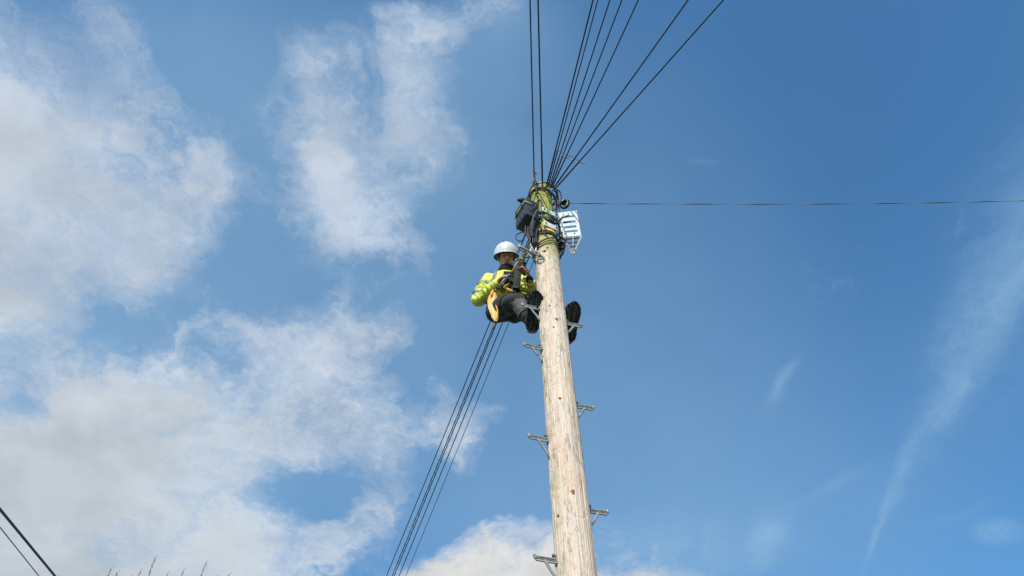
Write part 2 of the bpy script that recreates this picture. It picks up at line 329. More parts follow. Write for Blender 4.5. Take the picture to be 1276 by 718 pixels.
class MB:
    """collects simple shapes (world coordinates) into one mesh"""
    def __init__(s): s.v = []; s.f = []
    def add(s, v, f):
        n = len(s.v); s.v += [Vector(x) for x in v]; s.f += [tuple(i + n for i in q) for q in f]
    def box(s, c, x, y, z, bevel=0.0):
        """centre and three half-axis vectors; chamfered when bevel > 0"""
        c = Vector(c); x, y, z = Vector(x), Vector(y), Vector(z)
        if bevel <= 0:
            v = [c + x * a + y * b + z * d for d in (-1, 1) for a, b in ((-1, -1), (1, -1), (1, 1), (-1, 1))]
            s.add(v, [(3, 2, 1, 0), (4, 5, 6, 7), (0, 1, 5, 4), (1, 2, 6, 5), (2, 3, 7, 6), (3, 0, 4, 7)]); return
        bm = bmesh.new(); bmesh.ops.create_cube(bm, size=2)
        lx, ly, lz = x.length, y.length, z.length
        bmesh.ops.scale(bm, vec=(lx, ly, lz), verts=bm.verts)
        bmesh.ops.bevel(bm, geom=bm.edges[:], offset=min(bevel, .45 * min(lx, ly, lz) * 2), segments=2, profile=.5, affect='EDGES')
        ex, ey, ez = x / lx, y / ly, z / lz
        bm.verts.index_update()
        s.add([c + ex * w.co.x + ey * w.co.y + ez * w.co.z for w in bm.verts], [tuple(w.index for w in f.verts) for f in bm.faces])
        bm.free()
    def tube(s, pts, r, n=8, cap=True, flat=None):
        """round tube along points; r a number or one per point; flat=(ratio, normal) squashes it into a band"""
        pts = [Vector(p) for p in pts]; k = len(pts)
        rs = [r] * k if isinstance(r, (int, float)) else list(r)
        t0 = (pts[1] - pts[0]).normalized()
        u = t0.orthogonal().normalized()
        if flat: u = (Vector(flat[1]) - t0 * Vector(flat[1]).dot(t0)).normalized()
        vs = []
        for i in range(k):
            t = (pts[min(i + 1, k - 1)] - pts[max(i - 1, 0)]).normalized()
            if flat: 
                fn = flat[2][i] if len(flat) > 2 else Vector(flat[1])
                u = (fn - t * fn.dot(t)).normalized()
            else: u = (u - t * u.dot(t)).normalized()
            w = t.cross(u)
            for j in range(n):
                a = 2 * math.pi * j / n
                ca, sa = math.cos(a), math.sin(a)
                vs.append(pts[i] + (u * ca * (flat[0] if flat else 1) + w * sa) * rs[i])
        fs = [(i * n + j, i * n + (j + 1) % n, (i + 1) * n + (j + 1) % n, (i + 1) * n + j) for i in range(k - 1) for j in range(n)]
        if cap: fs += [tuple(range(n - 1, -1, -1)), tuple((k - 1) * n + j for j in range(n))]
        s.add(vs, fs)
    def ring(s, c, nrm, R0, r, n=40, m=8, flat=None):
        c = Vector(c); nrm = Vector(nrm).normalized(); u = nrm.orthogonal().normalized(); w = nrm.cross(u)
        vs = []
        for i in range(n):
            a = 2 * math.pi * i / n; d = u * math.cos(a) + w * math.sin(a)
            for j in range(m):
                b = 2 * math.pi * j / m
                vs.append(c + d * (R0 + r * math.cos(b) * (flat or 1)) + nrm * r * math.sin(b))
        s.add(vs, [(i * m + j, ((i + 1) % n) * m + j, ((i + 1) % n) * m + (j + 1) % m, i * m + (j + 1) % m) for i in range(n) for j in range(m)])
    def ball(s, c, fr, rad, nu=14, nv=9):
        c = Vector(c); X, Y_, Z = fr
        vs = []
        for i in range(nv + 1):
            th = math.pi * i / nv
            for j in range(nu):
                ph = 2 * math.pi * j / nu
                vs.append(c + X * rad[0] * math.sin(th) * math.cos(ph) + Y_ * rad[1] * math.sin(th) * math.sin(ph) + Z * rad[2] * math.cos(th))
        s.add(vs, [(i * nu + j, (i + 1) * nu + j, (i + 1) * nu + (j + 1) % nu, i * nu + (j + 1) % nu) for i in range(nv) for j in range(nu)])
    def capsule(s, a, ra, b, rb, n=16):
        a, b = Vector(a), Vector(b); t = (b - a).normalized()
        L = (b - a).length; pts = []; rr = []
        for k in range(5): q = math.pi / 2 * (1 - k / 4); pts.append(a - t * ra * math.sin(q)); rr.append(max(ra * math.cos(q), 1e-4))
        for k in range(5): q = math.pi / 2 * k / 4; pts.append(b + t * rb * math.sin(q)); rr.append(max(rb * math.cos(q), 1e-4))
        u = t.orthogonal().normalized(); w = t.cross(u); vs = []
        for p, r in zip(pts, rr):
            vs += [p + (u * math.cos(2 * math.pi * j / n) + w * math.sin(2 * math.pi * j / n)) * r for j in range(n)]
        k = len(pts)
        fs = [(i * n + j, i * n + (j + 1) % n, (i + 1) * n + (j + 1) % n, (i + 1) * n + j) for i in range(k - 1) for j in range(n)]
        fs += [tuple(range(n - 1, -1, -1)), tuple((k - 1) * n + j for j in range(n))]
        s.add(vs, fs)
    def build(s, name, mat, parent=None, loc=None, smooth=True, autosmooth=False):
        me = mesh_from(s.v, s.f, mat, smooth, name)
        bm = bmesh.new(); bm.from_mesh(me); bmesh.ops.recalc_face_normals(bm, faces=bm.faces); bm.to_mesh(me); bm.free()
        if autosmooth:
            me.polygons.foreach_set('use_smooth', [True] * len(me.polygons)); me.set_sharp_from_angle(angle=R(35))
        return link(name, me, parent, loc)

def spline(pts, n=12):
    """smooth curve through points (Catmull-Rom)"""
    P = [Vector(p) for p in pts]; P = [P[0] * 2 - P[1]] + P + [P[-1] * 2 - P[-2]]
    out = []
    for i in range(1, len(P) - 2):
        a, b, c, d = P[i - 1:i + 3]
        for k in range(n):
            t = k / n
            out.append(.5 * ((2 * b) + (c - a) * t + (2 * a - 5 * b + 4 * c - d) * t * t + (3 * b - a - 3 * c + d) * t ** 3))
    return out + [P[-2]]

def hull(name, mb, mat, parent, voxel, smooth=2, wrinkle=None, subd=False):
    """fuses the collected shapes into one continuous skin"""
    me = mesh_from(mb.v, mb.f, mat, True, name)
    bm = bmesh.new(); bm.from_mesh(me); bmesh.ops.recalc_face_normals(bm, faces=bm.faces); bm.to_mesh(me); bm.free()
    tmp = bpy.data.objects.new('tmp', me); col.objects.link(tmp)
    r = tmp.modifiers.new('r', 'REMESH'); r.mode = 'VOXEL'; r.voxel_size = voxel; r.use_smooth_shade = True
    if smooth:
        q = tmp.modifiers.new('s', 'SMOOTH'); q.factor = .5; q.iterations = smooth
    dg = bpy.context.evaluated_depsgraph_get()
    out = bpy.data.meshes.new_from_object(tmp.evaluated_get(dg))
    bpy.data.objects.remove(tmp); bpy.data.meshes.remove(me)
    out.materials.clear(); out.materials.append(mat)
    if wrinkle:
        nv = len(out.vertices); co = np.empty(nv * 3); no = np.empty(nv * 3)
        out.vertices.foreach_get('co', co); out.vertex_normals.foreach_get('vector', no)
        co = co.reshape(-1, 3); no = no.reshape(-1, 3)
        d = wrinkle(co)
        co += no * d[:, None]
        out.vertices.foreach_set('co', co.ravel()); out.update()
    out.polygons.foreach_set('use_smooth', [True] * len(out.polygons))
    out.name = name
    return link(name, out, parent)

_rs = np.random.RandomState(11)
def waves(co, n, lo, hi, seed, along=None, squeeze=3.0, round_=False):
    """sum of directional ridges: cloth folds"""
    rs = np.random.RandomState(seed); out = np.zeros(len(co))
    ph = np.zeros(len(co))
    for _ in range(4):
        k = rs.normal(size=3); k /= np.linalg.norm(k); ph += 1.3 * np.sin(co @ k * rs.uniform(8, 22) + rs.uniform(0, 6))
    for _ in range(n):
        k = rs.normal(size=3)
        if along is not None: k = k + np.array(along) * squeeze * np.sign(rs.normal())
        k /= np.linalg.norm(k)
        f = rs.uniform(lo, hi)
        s = np.sin(co @ k * f + ph + rs.uniform(0, 6))
        out += s if round_ else 1 - np.abs(s) * 2
    return out / n

# ------------------------------------------------------------------ ground (below the picture)
def ground():
    g = MB(); S = 400
    g.add([(-S, -S, 0), (S, -S, 0), (S, S, 0), (-S, S, 0)], [(0, 1, 2, 3)])
    props(g.build('ground', MAT['grass'], smooth=False), kind='structure')
    p = MB(); p.box((0, 1.0, .06), (60, 0, 0), (0, 1.6, 0), (0, 0, .06))
    props(p.build('pavement', MAT['paving'], smooth=False), kind='structure')
    k = MB()
    for i in range(40):
        k.box((-36.5 + i * 1.85 / 1 * 1.0, -.69, .065), (.915, 0, 0), (0, .075, 0), (0, 0, .065), .01)
    props(k.build('kerb', material('kerb_concrete', (.33, .32, .30), .9, var=(.25, .24, .22), bump=.4), smooth=False), kind='structure')
    r = MB(); r.add([(-60, -7, .004), (60, -7, .004), (60, -.766, .004), (-60, -.766, .004)], [(0, 1, 2, 3)])
    props(r.build('road', material('asphalt', (.05, .05, .052), .9, var=(.075, .074, .07), vscale=1, bump=.6, bscale=120), smooth=False), kind='structure')
ground()

# ------------------------------------------------------------------ the pole
AX = Vector((0.340, 4.5, 0.0))
ZTOP = 9.13
def prad(z):
    return float(np.interp(z, [0, 4.5, 7.7, 8.6, 9.13], [0.146, 0.126, 0.1165, 0.112, 0.109]))
pole = thing('telegraph_pole', 'tall weathered timber telegraph pole with mossy green top', 'pole', (AX.x, AX.y, 0))
def build_shaft():
    nt = 168
    zs = np.concatenate([np.linspace(-.1, 4.2, 30), np.linspace(4.24, ZTOP - .02, 560)])
    th = np.linspace(0, 2 * np.pi, nt, endpoint=False)
    Z, T = np.meshgrid(zs, th, indexing='ij')
    rr = np.interp(Z, [0, 4.5, 7.7, 8.6, 9.13], [0.146, 0.126, 0.1165, 0.112, 0.109])
    rs = np.random.RandomState(5)
    for k in range(10):
        m = rs.randint(1, 5); f = rs.uniform(.5, 2.5)
        rr = rr + .0011 / (1 + .3 * k) * np.sin(m * T + f * Z + rs.uniform(0, 6))
    for k in range(26):                                   # fine ribs of the grain
        m = rs.randint(18, 60); rr = rr + .0004 * np.sin(m * T + .9 * np.sin(Z * rs.uniform(.5, 2) + rs.uniform(0, 6)) * 2 + rs.uniform(0, 6))
    for k in range(95):                                   # drying checks
        t0 = rs.uniform(0, 2 * np.pi); z0 = rs.uniform(4.2, 9.1); L = rs.uniform(.12, .75)
        c = t0 + .05 * np.sin(Z * rs.uniform(1, 4) + rs.uniform(0, 6)) + .012 * np.sin(Z * rs.uniform(12, 25))
        d = np.abs((T - c + np.pi) % (2 * np.pi) - np.pi) * .12
        e = np.clip(1 - ((Z - z0) / L) ** 2, 0, 1)
        w = rs.uniform(.0022, .0042)
        rr = rr - rs.uniform(.002, .007) * np.exp(-(d / w) ** 2) * np.sqrt(e)
    # hoop scars across the face
    for z0, t0, tw, a in ((6.19, -2.0, .8, .12), (5.98, -2.0, .7, .1), (5.0, -2.05, .5, .2), (4.76, -1.2, .7, .15), (7.3, -1.9, .5, .1), (5.35, -2.2, .6, .1)):
        dd = ((T - t0 + np.pi) % (2 * np.pi) - np.pi)
        rr = rr - .0035 * np.exp(-((Z - z0 - a * dd * dd) / .006) ** 2) * np.exp(-(dd / tw) ** 4)
    # hairline steps where checks meet the sawn, weathered top
    topk = np.clip((Z - (ZTOP - .10)) / .10, 0, 1)
    rr = rr - .035 * topk ** 2.2
    zz_ = Z - .03 * topk * (1 - np.sin(T + .6)) * .8
    V = np.stack([AX.x + rr * np.cos(T), AX.y + rr * np.sin(T), zz_], -1).reshape(-1, 3)
    nz = len(zs)
    i, j = np.meshgrid(np.arange(nz - 1), np.arange(nt), indexing='ij')
    a = (i * nt + j).ravel(); b = (i * nt + (j + 1) % nt).ravel()
    F = np.stack([a, b, b + nt, a + nt], -1)
    V = list(map(tuple, V)); F = list(map(tuple, F.tolist()))
    V.append((AX.x, AX.y, ZTOP - .01)); c0 = len(V) - 1; base = (nz - 1) * nt
    F += [(base + k, base + (k + 1) % nt, c0) for k in range(nt)]
    me = mesh_from(V, F, MAT['pole'], True, 'shaft')
    return link('shaft', me, pole)
shaft = build_shaft()

def on_pole(px, py, out=0.0):
    """point of the shaft's surface on a line of sight (near side)"""
    d = ray(px, py); o = CAM_POS
    z = 7.0
    for _ in range(12):
        r = prad(z) + out
        ax = o.xy - AX.xy; dd = d.xy
        A = dd.dot(dd); B = 2 * ax.dot(dd); C_ = ax.dot(ax) - r * r
        disc = max(B * B - 4 * A * C_, 0); t = (-B - math.sqrt(disc)) / (2 * A); z = o.z + d.z * t
    return o + d * t

def knot(px, py, w, h):
    c = on_pole(px, py, -.002); n = Vector((c.x - AX.x, c.y - AX.y, 0)).normalized(); s = n.cross(Vector((0, 0, 1)))
    m = MB(); m.ball(c, (s, Vector((0, 0, 1)), n), (w, h, .006), 14, 8)
    for k, v in enumerate(m.v):
        q = v - c; m.v[k] = c + q * (1 + .12 * math.sin(3 * math.atan2(q.z, q.dot(s)) + px))
    m.build('knot', MAT['knot'], pole)
for a in ((693, 398, .017, .022), (689, 408, .010, .016), (696, 496.5, .012, .013), (711, 613, .016, .022), (693, 643, .012, .012),
          (716.5, 512, .008, .014), (683.8, 381, .007, .018), ):
    knot(*a)

# climbing steps
STEP_DIR = Vector((math.cos(R(17)), math.sin(R(17)), 0))
def step_meshes(z, s, L=0.265):
    d = STEP_DIR * s; n = d.cross(Vector((0, 0, 1))); up = Vector((0, 0, 1)); r0 = prad(z)
    a = AX + d * (r0 - .012) + up * z; e = AX + d * L + up * (z + .004)
    bar = MB()
    bar.tube([a, a + (e - a) * .5, e], .0110, 8)
    bar.box((a + e) / 2 + up * -.009, (e - a) * .49, n * .005, up * .013)
    bar.box((a + e) / 2 + up * .004, (e - a) * .48, n * .014, up * .003)
    bar.tube([e - d * .006 - up * .004, e + d * .003 + up * .003, e + d * .007 + up * .020], [.0135, .0125, .011], 8)
    bar.box(a + d * .014, d * .005, n * .024, up * .03, .003)
    br = MB(); m = a + (e - a) * .60 - up * .008; f = AX + d * (r0 + .004) + up * (z - .135)
    br.tube([m, m + (f - m) * .5 - up * .004, f, f - up * .02], [.0095, .0095, .009, .008], 6)
    br.box(f - up * .012, d * .003, n * .012, up * .018)
    b1 = MB(); q = AX + d * (r0 + .012) + up * (z + .034)
    b1.tube([q - d * .03, q + d * .016], .0085, 6); b1.tube([q + d * .004, q + d * .013], .0135, 6)
    b2 = MB(); q = f - up * .012
    b2.tube([q - d * .02, q + d * .012], .0075, 6)
    return bar, br, b1, b2
def place_step(z, s, L=.265):
    bar, br, b1, b2 = step_meshes(z, s, L)
    o = bar.build('step', MAT['galv'], pole, autosmooth=True)
    br.build('brace', MAT['galv'], o, loc=None, autosmooth=True)
    b1.build('bolt', MAT['bolt'], o, autosmooth=True); b2.build('bolt', MAT['bolt'], o, autosmooth=True)
for z in (3.50, 4.50, 5.50, 6.49, 7.01, 7.86): place_step(z, -1)
for z in (3.95, 4.93, 5.90, 6.885): place_step(z, 1)

# steel ring head that the dropwires are tied to
rb = MB(); zr = 8.97
rb.ring(AX + Vector((.028, .0, zr)), (.06, .02, 1), .155, .010, 56, 8)
rb.ring(AX + Vector((0, 0, zr - .035)), (0, 0, 1), prad(zr) + .006, .016, 48, 6, flat=.3)
for a in (200, 290, 20, 110):
    d = Vector((math.cos(R(a)), math.sin(R(a)), 0))
    rb.tube([AX + d * .10 + Vector((0, 0, zr - .035)), AX + Vector((.028, 0, 0)) + d * .153 + Vector((0, 0, zr))], .009, 6)
rb.build('ring_bracket', MAT['steel_dark'], pole)

# ------------------------------------------------------------------ dropwires
def on_plane_z(px, py, z):
    d = ray(px, py); return CAM_POS + d * ((z - CAM_POS.z) / d.z)
def sagged(a, b, reach, sag, n=26):
    """a wire from a through b and on to reach times that distance; sag metres at mid span, exact at a and b"""
    out = []
    for i in range(n + 1):
        t = reach * i / n; p = a.lerp(b, t)
        p.z += sag * 4 * (t * (t - 1)) / (reach * reach)
        out.append(p)
    return out
def along(pts, py):
    """first point of a polyline seen at picture height py"""
    def pv(p):
        q = CAM_ROT.transposed() @ (p - CAM_POS); return 359 - FPX * q.y / -q.z
    for a, b in zip(pts, pts[1:]):
        ya, yb = pv(a), pv(b)
        if (ya - py) * (yb - py) <= 0: return a.lerp(b, (py - ya) / (yb - ya))
    return pts[0]
RINGC = AX + Vector((.028, 0, zr))
def overhead(name, label, top, base, Yb, zt, rad, grip_y, mat, zb=8.99, tail=True):
    a = at(base[0], base[1], Yb); rad = rad * .82
    b = on_plane_z(top[0], top[1], zt)
    t = thing(name, label, 'overhead wire', a, 'dropwires running overhead from the pole head')
    pts = sagged(a, b, 7.0, .10)
    m = MB(); m.tube(pts, rad, 7); m.build('wire', mat, t)
    g = along([pts[0].lerp(pts[4], k / 60) for k in range(61)], grip_y)
    d = (g - a); L = d.length; d.normalize()
    gm = MB()
    u = d.orthogonal().normalized(); w = d.cross(u)
    nn = max(int(L / .012), 8)
    for s in range(3):                                     # three helical rods of the preformed grip
        hp = [a + d * (L * i / nn) + (u * math.cos(i * 12 * .012 + s * 2.094 + i * .45) + w * math.sin(i * 12 * .012 + s * 2.094 + i * .45)) * rad * 1.0 for i in range(nn + 1)]
        gm.tube(hp, .0026, 4)
    gm.build('grip', MAT['grip'], t)
    if tail:
        tm = MB(); sdir = Vector((1, .1, -.25)).normalized()
        tm.tube([g, g + sdir * .035 - d * .01, g + sdir * .075 - d * .012], [.005, .004, .003], 5)
        tm.build('grip_tail', MAT['tan'], t)
    # the shackle from the wire's end to the ring head
    near = RINGC + (Vector((a.x, a.y, zr)) - RINGC).normalized() * .155
    sm = MB(); sm.tube([a, (a + near) / 2 + Vector((0, 0, -.01)), near], .006, 6); sm.ball(a, (Vector((1, 0, 0)), Vector((0, 1, 0)), Vector((0, 0, 1))), (.014, .014, .014), 8, 6)
    sm.build('shackle', MAT['steel_dark'], t)
    return t
def plainwire(name, label, cat, group, pts, rad, mat):
    t = thing(name, label, cat, pts[0], group)
    m = MB(); m.tube(pts, rad, 7); m.build('wire', mat, t); return t

overhead('dropwire', 'black wire rising straight up, leftmost of those leaving the pole head', (660.5, 0), (665.6, 222), 4.30, 9.02, .0085, 212, MAT['cable'], tail=False)
overhead('dropwire', 'black wire with a long beaded grip, second from the left above the pole', (670.5, 0), (676, 233), 4.40, 9.0, .0095, 180, MAT['cable'], tail=False)
overhead('dropwire', 'black wire with lowest slant, leftmost of the close fan of five', (739, 0), (681, 232), 4.37, 9.0, .0088, 187, MAT['cable'])
overhead('dropwire', 'black wire hugging its left neighbour, second of the close fan of five', (745, 0), (683, 232), 4.39, 9.02, .0066, 188, MAT['cable'], tail=False)
overhead('dropwire', 'thin black wire in the middle of the close fan of five', (760, 0), (685, 232), 4.40, 9.0, .0072, 197, MAT['cable'], tail=False)
overhead('dropwire', 'black wire second from the right in the close fan of five', (775, 0), (686.5, 233), 4.41, 9.02, .0072, 195, MAT['cable'])
overhead('dropwire', 'black wire on the right edge of the close fan of five', (795.5, 0), (688, 233), 4.42, 9.0, .0074, 193, MAT['cable'])
overhead('dropwire', 'long slanting black wire, the steeper of the outer right pair', (857.5, 0), (690, 234), 4.43, 8.99, .0085, 198, MAT['cable'])
overhead('dropwire', 'long slanting black wire, rightmost and flattest of those overhead', (901.5, 0), (692.5, 234.5), 4.44, 8.97, .0085, 202, MAT['cable'])

# the left wire is held by a tan clip on a V of cord
vt = thing('wire_clamp', 'small tan wire clamp hanging by a V of black cord at the pole top', 'clamp', at(665.6, 222, 4.30))
m = MB(); m.tube([at(666.3, 214, 4.30), at(665.6, 222, 4.30), at(665, 229, 4.31)], [.012, .016, .012], 8); m.build('clamp_body', MAT['tan'], vt)
m = MB(); m.ball(at(666.6, 216.5, 4.30), (Vector((1, 0, 0)), Vector((0, 1, 0)), Vector((0, 0, 1))), (.017, .017, .02)); m.build('clamp_cap', MAT['cable'], vt)
m = MB(); m.tube(spline([at(665, 229, 4.31), at(660, 238, 4.33), at(657, 247, 4.36)], 6), .007, 6); m.build('cord', MAT['cable'], vt)
m = MB(); m.tube(spline([at(665, 229, 4.31), at(668, 235, 4.33), at(669.5, 242, 4.35)], 6), [.007] * 4 + [.012] * 5 + [.008] * 4, 6); m.build('cord', MAT['cable'], vt)

# wires going down and away behind the climber
for k, (lab, pb, x0, dz, r, Yb, mt) in enumerate((
        ('black wire sloping away behind the climber, leftmost of the lower five', (481.5, 718), 664.8, 0.0, .0082, 10.5, 'cable'),
        ('twisted dark wire sloping away, second of the lower five, touching the third', (488.5, 718), 671, 0.0, .0080, 10.2, 'cable_worn'),
        ('dark wire sloping away, middle of the lower five', (491, 718), 673, 0.0, .0086, 10.6, 'cable_worn'),
        ('black wire sloping away, second from the right of the lower five', (497, 718), 680.5, 0.0, .0084, 10.4, 'cable'),
        ('thinnest dark wire sloping away, rightmost of the lower five', (505.5, 718), 688, 0.0, .0055, 10.5, 'cable'))):
    a = at(x0, 268, 4.66 - .01 * k) + Vector((0, 0, dz)); b = at(pb[0], pb[1], Yb)
    pts = sagged(a, b, 6.0, .5 if k != 4 else .7, 60); r *= .72
    t = plainwire('dropwire', lab, 'overhead wire', 'dropwires sloping down behind the climber', pts, r, MAT[mt])
    if k in (1, 2):                                        # a second strand lashed round it
        hp = []; d = (b - a).normalized(); u = d.orthogonal().normalized(); w = d.cross(u)
        P2 = sagged(a, b, 6.0, .5, 1600)
        hp = [p + (u * math.cos(i * .55) + w * math.sin(i * .55)) * r * .9 for i, p in enumerate(P2[:420])]
        m = MB(); m.tube(hp, .0035, 4); m.build('lashing', MAT['cable_pale'], t)
# the two wires at the lower left
a, b = at(-60, 562, 3.2), at(68.5, 718, 5.4)
pts = sagged(a + (a - b) * 1.2, a + (b - a) * 3.2, 1.0, .0, 30)
plainwire('overhead_cable', 'thick black cable crossing the lower left corner', 'overhead wire', None, pts, .0086, MAT['cable'])
a, b = at(-60, 582, 3.4), at(48.5, 718, 5.6)
pts = sagged(a + (a - b) * 1.2, a + (b - a) * 3.2, 1.0, .0, 30)
plainwire('overhead_cable', 'thin black cable just below the thick one in the lower left corner', 'overhead wire', None, pts, .0036, MAT['cable'])

# flat twisted wire to the right, its coil beside the head
a = at(709, 253.5, 4.52); b = at(1276, 245, 4.75)
t = thing('flat_dropwire', 'pale flat twisted wire running level to the right edge', 'overhead wire', a)
n = 520; pts = [a.lerp(b, 1.5 * i / n) - Vector((0, 0, .10 * math.sin(math.pi * min(1.5 * i / n / 1.5, 1)))) for i in range(n + 1)]
nr = []
for i in range(n + 1):
    ph = 1.5 * i / n * (b - a).length / .62 * math.pi + .5 * math.sin(i * .021); nr.append(Vector((0, math.cos(ph), math.sin(ph))))
m = MB(); m.tube(pts, .0055, 8, flat=(.38, (0, 1, 0), nr)); m.build('wire', MAT['cable_pale'], t)

cc_ = at(704, 254, 4.50); view = ray(704, 254)
t = thing('wire_coil', 'small round black and white wire coil beside the pole head', 'coil', cc_)
nr_ = (-view + Vector((-.35, 0, .55))).normalized()
m = MB(); m.ring(cc_, nr_, .044, .014, 36, 8); m.ring(cc_ + nr_ * .004 - Vector((0, 0, .012)), nr_ + Vector((.1, 0, .05)), .047, .012, 36, 8); m.build('coil_ring', MAT['cable'], t)
m = MB(); m.ring(cc_ + nr_ * .013 + Vector((.002, 0, .004)), nr_, .041, .0085, 36, 8); m.build('inner_ring', MAT['galv_bright'], t)
m = MB(); m.tube([cc_ - nr_ * .012, cc_ + nr_ * .004], .032, 16); m.build('hub', MAT['box_dull'], t)
m = MB(); m.tube(spline([cc_ - Vector((.045, 0, 0)), at(698, 254.5, 4.5), at(694, 256.5, 4.5), RINGC + Vector((.13, -.08, -.04))], 6), .007, 6); m.build('lead', MAT['cable'], t)

# ------------------------------------------------------------------ gear on the pole head
U = Vector((0, 0, 1))
# black terminal box on the left
C0 = at(654.5, 250, 4.24); e1 = Vector((-.50, .866, 0)); e2 = Vector((.866, .50, 0))
L1, L2, H = .215, .150, .235
tb = thing('terminal_box', 'black plastic terminal box with a yellow seal line, left of the pole head', 'terminal box', C0)
ctr = C0 + e1 * L1 / 2 + e2 * L2 / 2 - U * H / 2
m = MB(); m.box(ctr - U * 0.01 + e1 * .0, e1 * L1 / 2, e2 * L2 / 2 * .98, U * (H / 2 - .01), .012); m.build('box_body', MAT['box'], tb, autosmooth=True)
m = MB(); m.box(C0 + e1 * L1 / 2 - e2 * .006 - U * .030, e1 * (L1 / 2 + .012), e2 * .008, U * .0058, .002); m.build('seal', MAT['seal'], tb, autosmooth=True)
m = MB(); m.box(C0 - e1 * .008 + e2 * .035 - U * .030, e1 * .006, e2 * .032, U * .0055, .002); m.build('seal', MAT['seal'], tb, autosmooth=True)
m = MB(); m.box(C0 + e1 * L1 / 2 + e2 * L2 / 2 + U * .022, e1 * (L1 / 2 + .009), e2 * (L2 / 2 + .009), U * .048, .03)
m.build('lid', MAT['box'], tb, autosmooth=True)
for kk, dd in enumerate((.05, .165)):
    m = MB(); m.box(C0 + e1 * dd - e2 * .010 - U * .03, e1 * .012, e2 * .006, U * .035, .004); m.build('latch', MAT['box_dull'], tb, autosmooth=True)
for kk in range(4):
    m = MB(); m.box(ctr + e1 * (-.075 + .05 * kk) - e2 * (L2 / 2 + .001) - U * .03, e1 * .0035, e2 * .006, U * .075, .003); m.build('rib', MAT['box'], tb, autosmooth=True)
m = MB(); m.ball(at(650.5, 250, 4.30), (Vector((1, 0, 0)), Vector((0, 1, 0)), U), (.034, .03, .03)); m.ball(at(646.5, 249.5, 4.29), (Vector((1, 0, 0)), Vector((0, 1, 0)), U), (.017, .017, .014)); m.build('cable_entry', MAT['box_dull'], tb)
m = MB(); q0 = C0 + e2 * L2 - U * .12 + e1 * .05
m.box(q0 + e2 * .02, e2 * .035, e1 * .03, U * .012); m.build('mounting_lug', MAT['galv'], tb)
m = MB(); m.box(q0 + e2 * .02 + U * .09, e2 * .035, e1 * .03, U * .01); m.build('mounting_lug', MAT['galv'], tb)
m = MB(); m.box(ctr - e1 * (L1 / 2 + .004) + U * .04 + e2 * .03, e1 * .004, e2 * .022, U * .018); m.build('label', MAT['panel'], tb)
m = MB(); m.ball(at(667.2, 257.3, 4.28), (Vector((1, 0, 0)), Vector((0, 1, 0)), U), (.011, .011, .011)); m.build('red_cap', material('red_plastic', (.5, .03, .02), .4), tb)

# cable joint hanging under it
jc = thing('joint_closure', 'black cable joint with a bundle of tails below the terminal box', 'cable joint', at(664, 283, 4.34))
m = MB(); m.tube([at(664.5, 270, 4.34), at(664.5, 273, 4.34), at(663, 296, 4.36), at(662.3, 300, 4.37)], [.025, .038, .036, .02], 16); m.build('closure_body', MAT['box_dull'], jc)
for k, (x1, y1, x2, y2) in enumerate(((655, 290, 659, 297), (658, 291, 661, 301), (664, 298, 664, 304), (668, 292, 668.5, 302), (661, 297, 660, 304), (666, 294, 666, 303), (670, 278, 669, 292), (667, 276, 667, 288), (659, 280, 657, 292), (663, 285, 661, 296))):
    m = MB(); m.tube(spline([at(x1, y1 - 10, 4.36), at(x1, y1, 4.35), at(x2, y2, 4.36), at(x2 + 2, y2 + 4, 4.40)], 6), .009 - .0006 * k, 6); m.build('cable_tail', MAT['cable'], jc)
m = MB(); m.tube(spline([at(654, 291, 4.36), at(651, 299.5, 4.34), at(646.5, 300.5, 4.32), at(643, 297, 4.32), at(643.5, 293, 4.33), at(648, 290.5, 4.34), at(655, 289, 4.36)], 8), .0062, 7); m.build('cable_loop', MAT['cable'], jc)
# cables from the box over the timber
def run(name, label, pts, r, mat='cable', cat='cable', n=9, parent=None, group=None):
    c = [at(*p) if len(p) == 3 else on_pole(p[0], p[1], r + .002) for p in pts]
    m = MB(); m.tube(spline(c, n), r, 7)
    if parent is not None: return m.build(name, MAT[mat], parent)
    o = m.build(name, MAT[mat], None, loc=c[0]); return props(o, label, cat, group)
run('lead_in_cable', 'grey cable arching out of the terminal box and down the mossy timber', [(668, 255, 4.32), (671, 249.5), (674.5, 250.5), (675.6, 258), (675, 268), (673, 278)], .0085, 'cable_worn')
run('lead_in_cable', 'thin black cable curving from the terminal box across the mossy timber', [(661, 262, 4.26), (667, 262, 4.28), (670.5, 268), (669, 280), (666, 292, 4.4)], .006)
run('lead_in_cable', 'short grey cable crossing the side of the terminal box', [(669, 262, 4.28), (666, 268, 4.26), (663, 277, 4.27), (664, 286, 4.3)], .0075, 'cable_worn')
# hoops of cable round the head
def hoop(name, label, z, out, r, mat, tilt=(0, 0), a0=0, a1=360, off=(0, 0), group=None, flat=None, cat='cable', amp=.008, seed=0, parent=None):
    pts = []; n = 64; rs = random.Random(seed); ph = rs.uniform(0, 6); nrs = []
    for i in range(n + 1):
        a = R(a0 + (a1 - a0) * i / n); R0 = prad(z) + out
        d = Vector((math.cos(a), math.sin(a), 0))
        p = AX + Vector((off[0], off[1], z)) + d * (R0 + amp * .5 * math.sin(3 * a + ph))
        p.z += tilt[0] * d.x + tilt[1] * d.y + amp * math.sin(2 * a + ph)
        pts.append(p); nrs.append(d.copy())
    m = MB(); m.tube(pts, r, 8, flat=(flat, (0, 0, 1), nrs) if flat else None)
    if parent is not None: return m.build(name, MAT[mat], parent)
    o = m.build(name, MAT[mat], None, loc=pts[0]); return props(o, label, cat, group)
hoop('cable_hoop', 'thick grey cable hoop round the mossy pole head, just under the steel ring', 8.90, .022, .010, 'cable_worn', tilt=(-.03, .0), off=(.012, 0), seed=1)
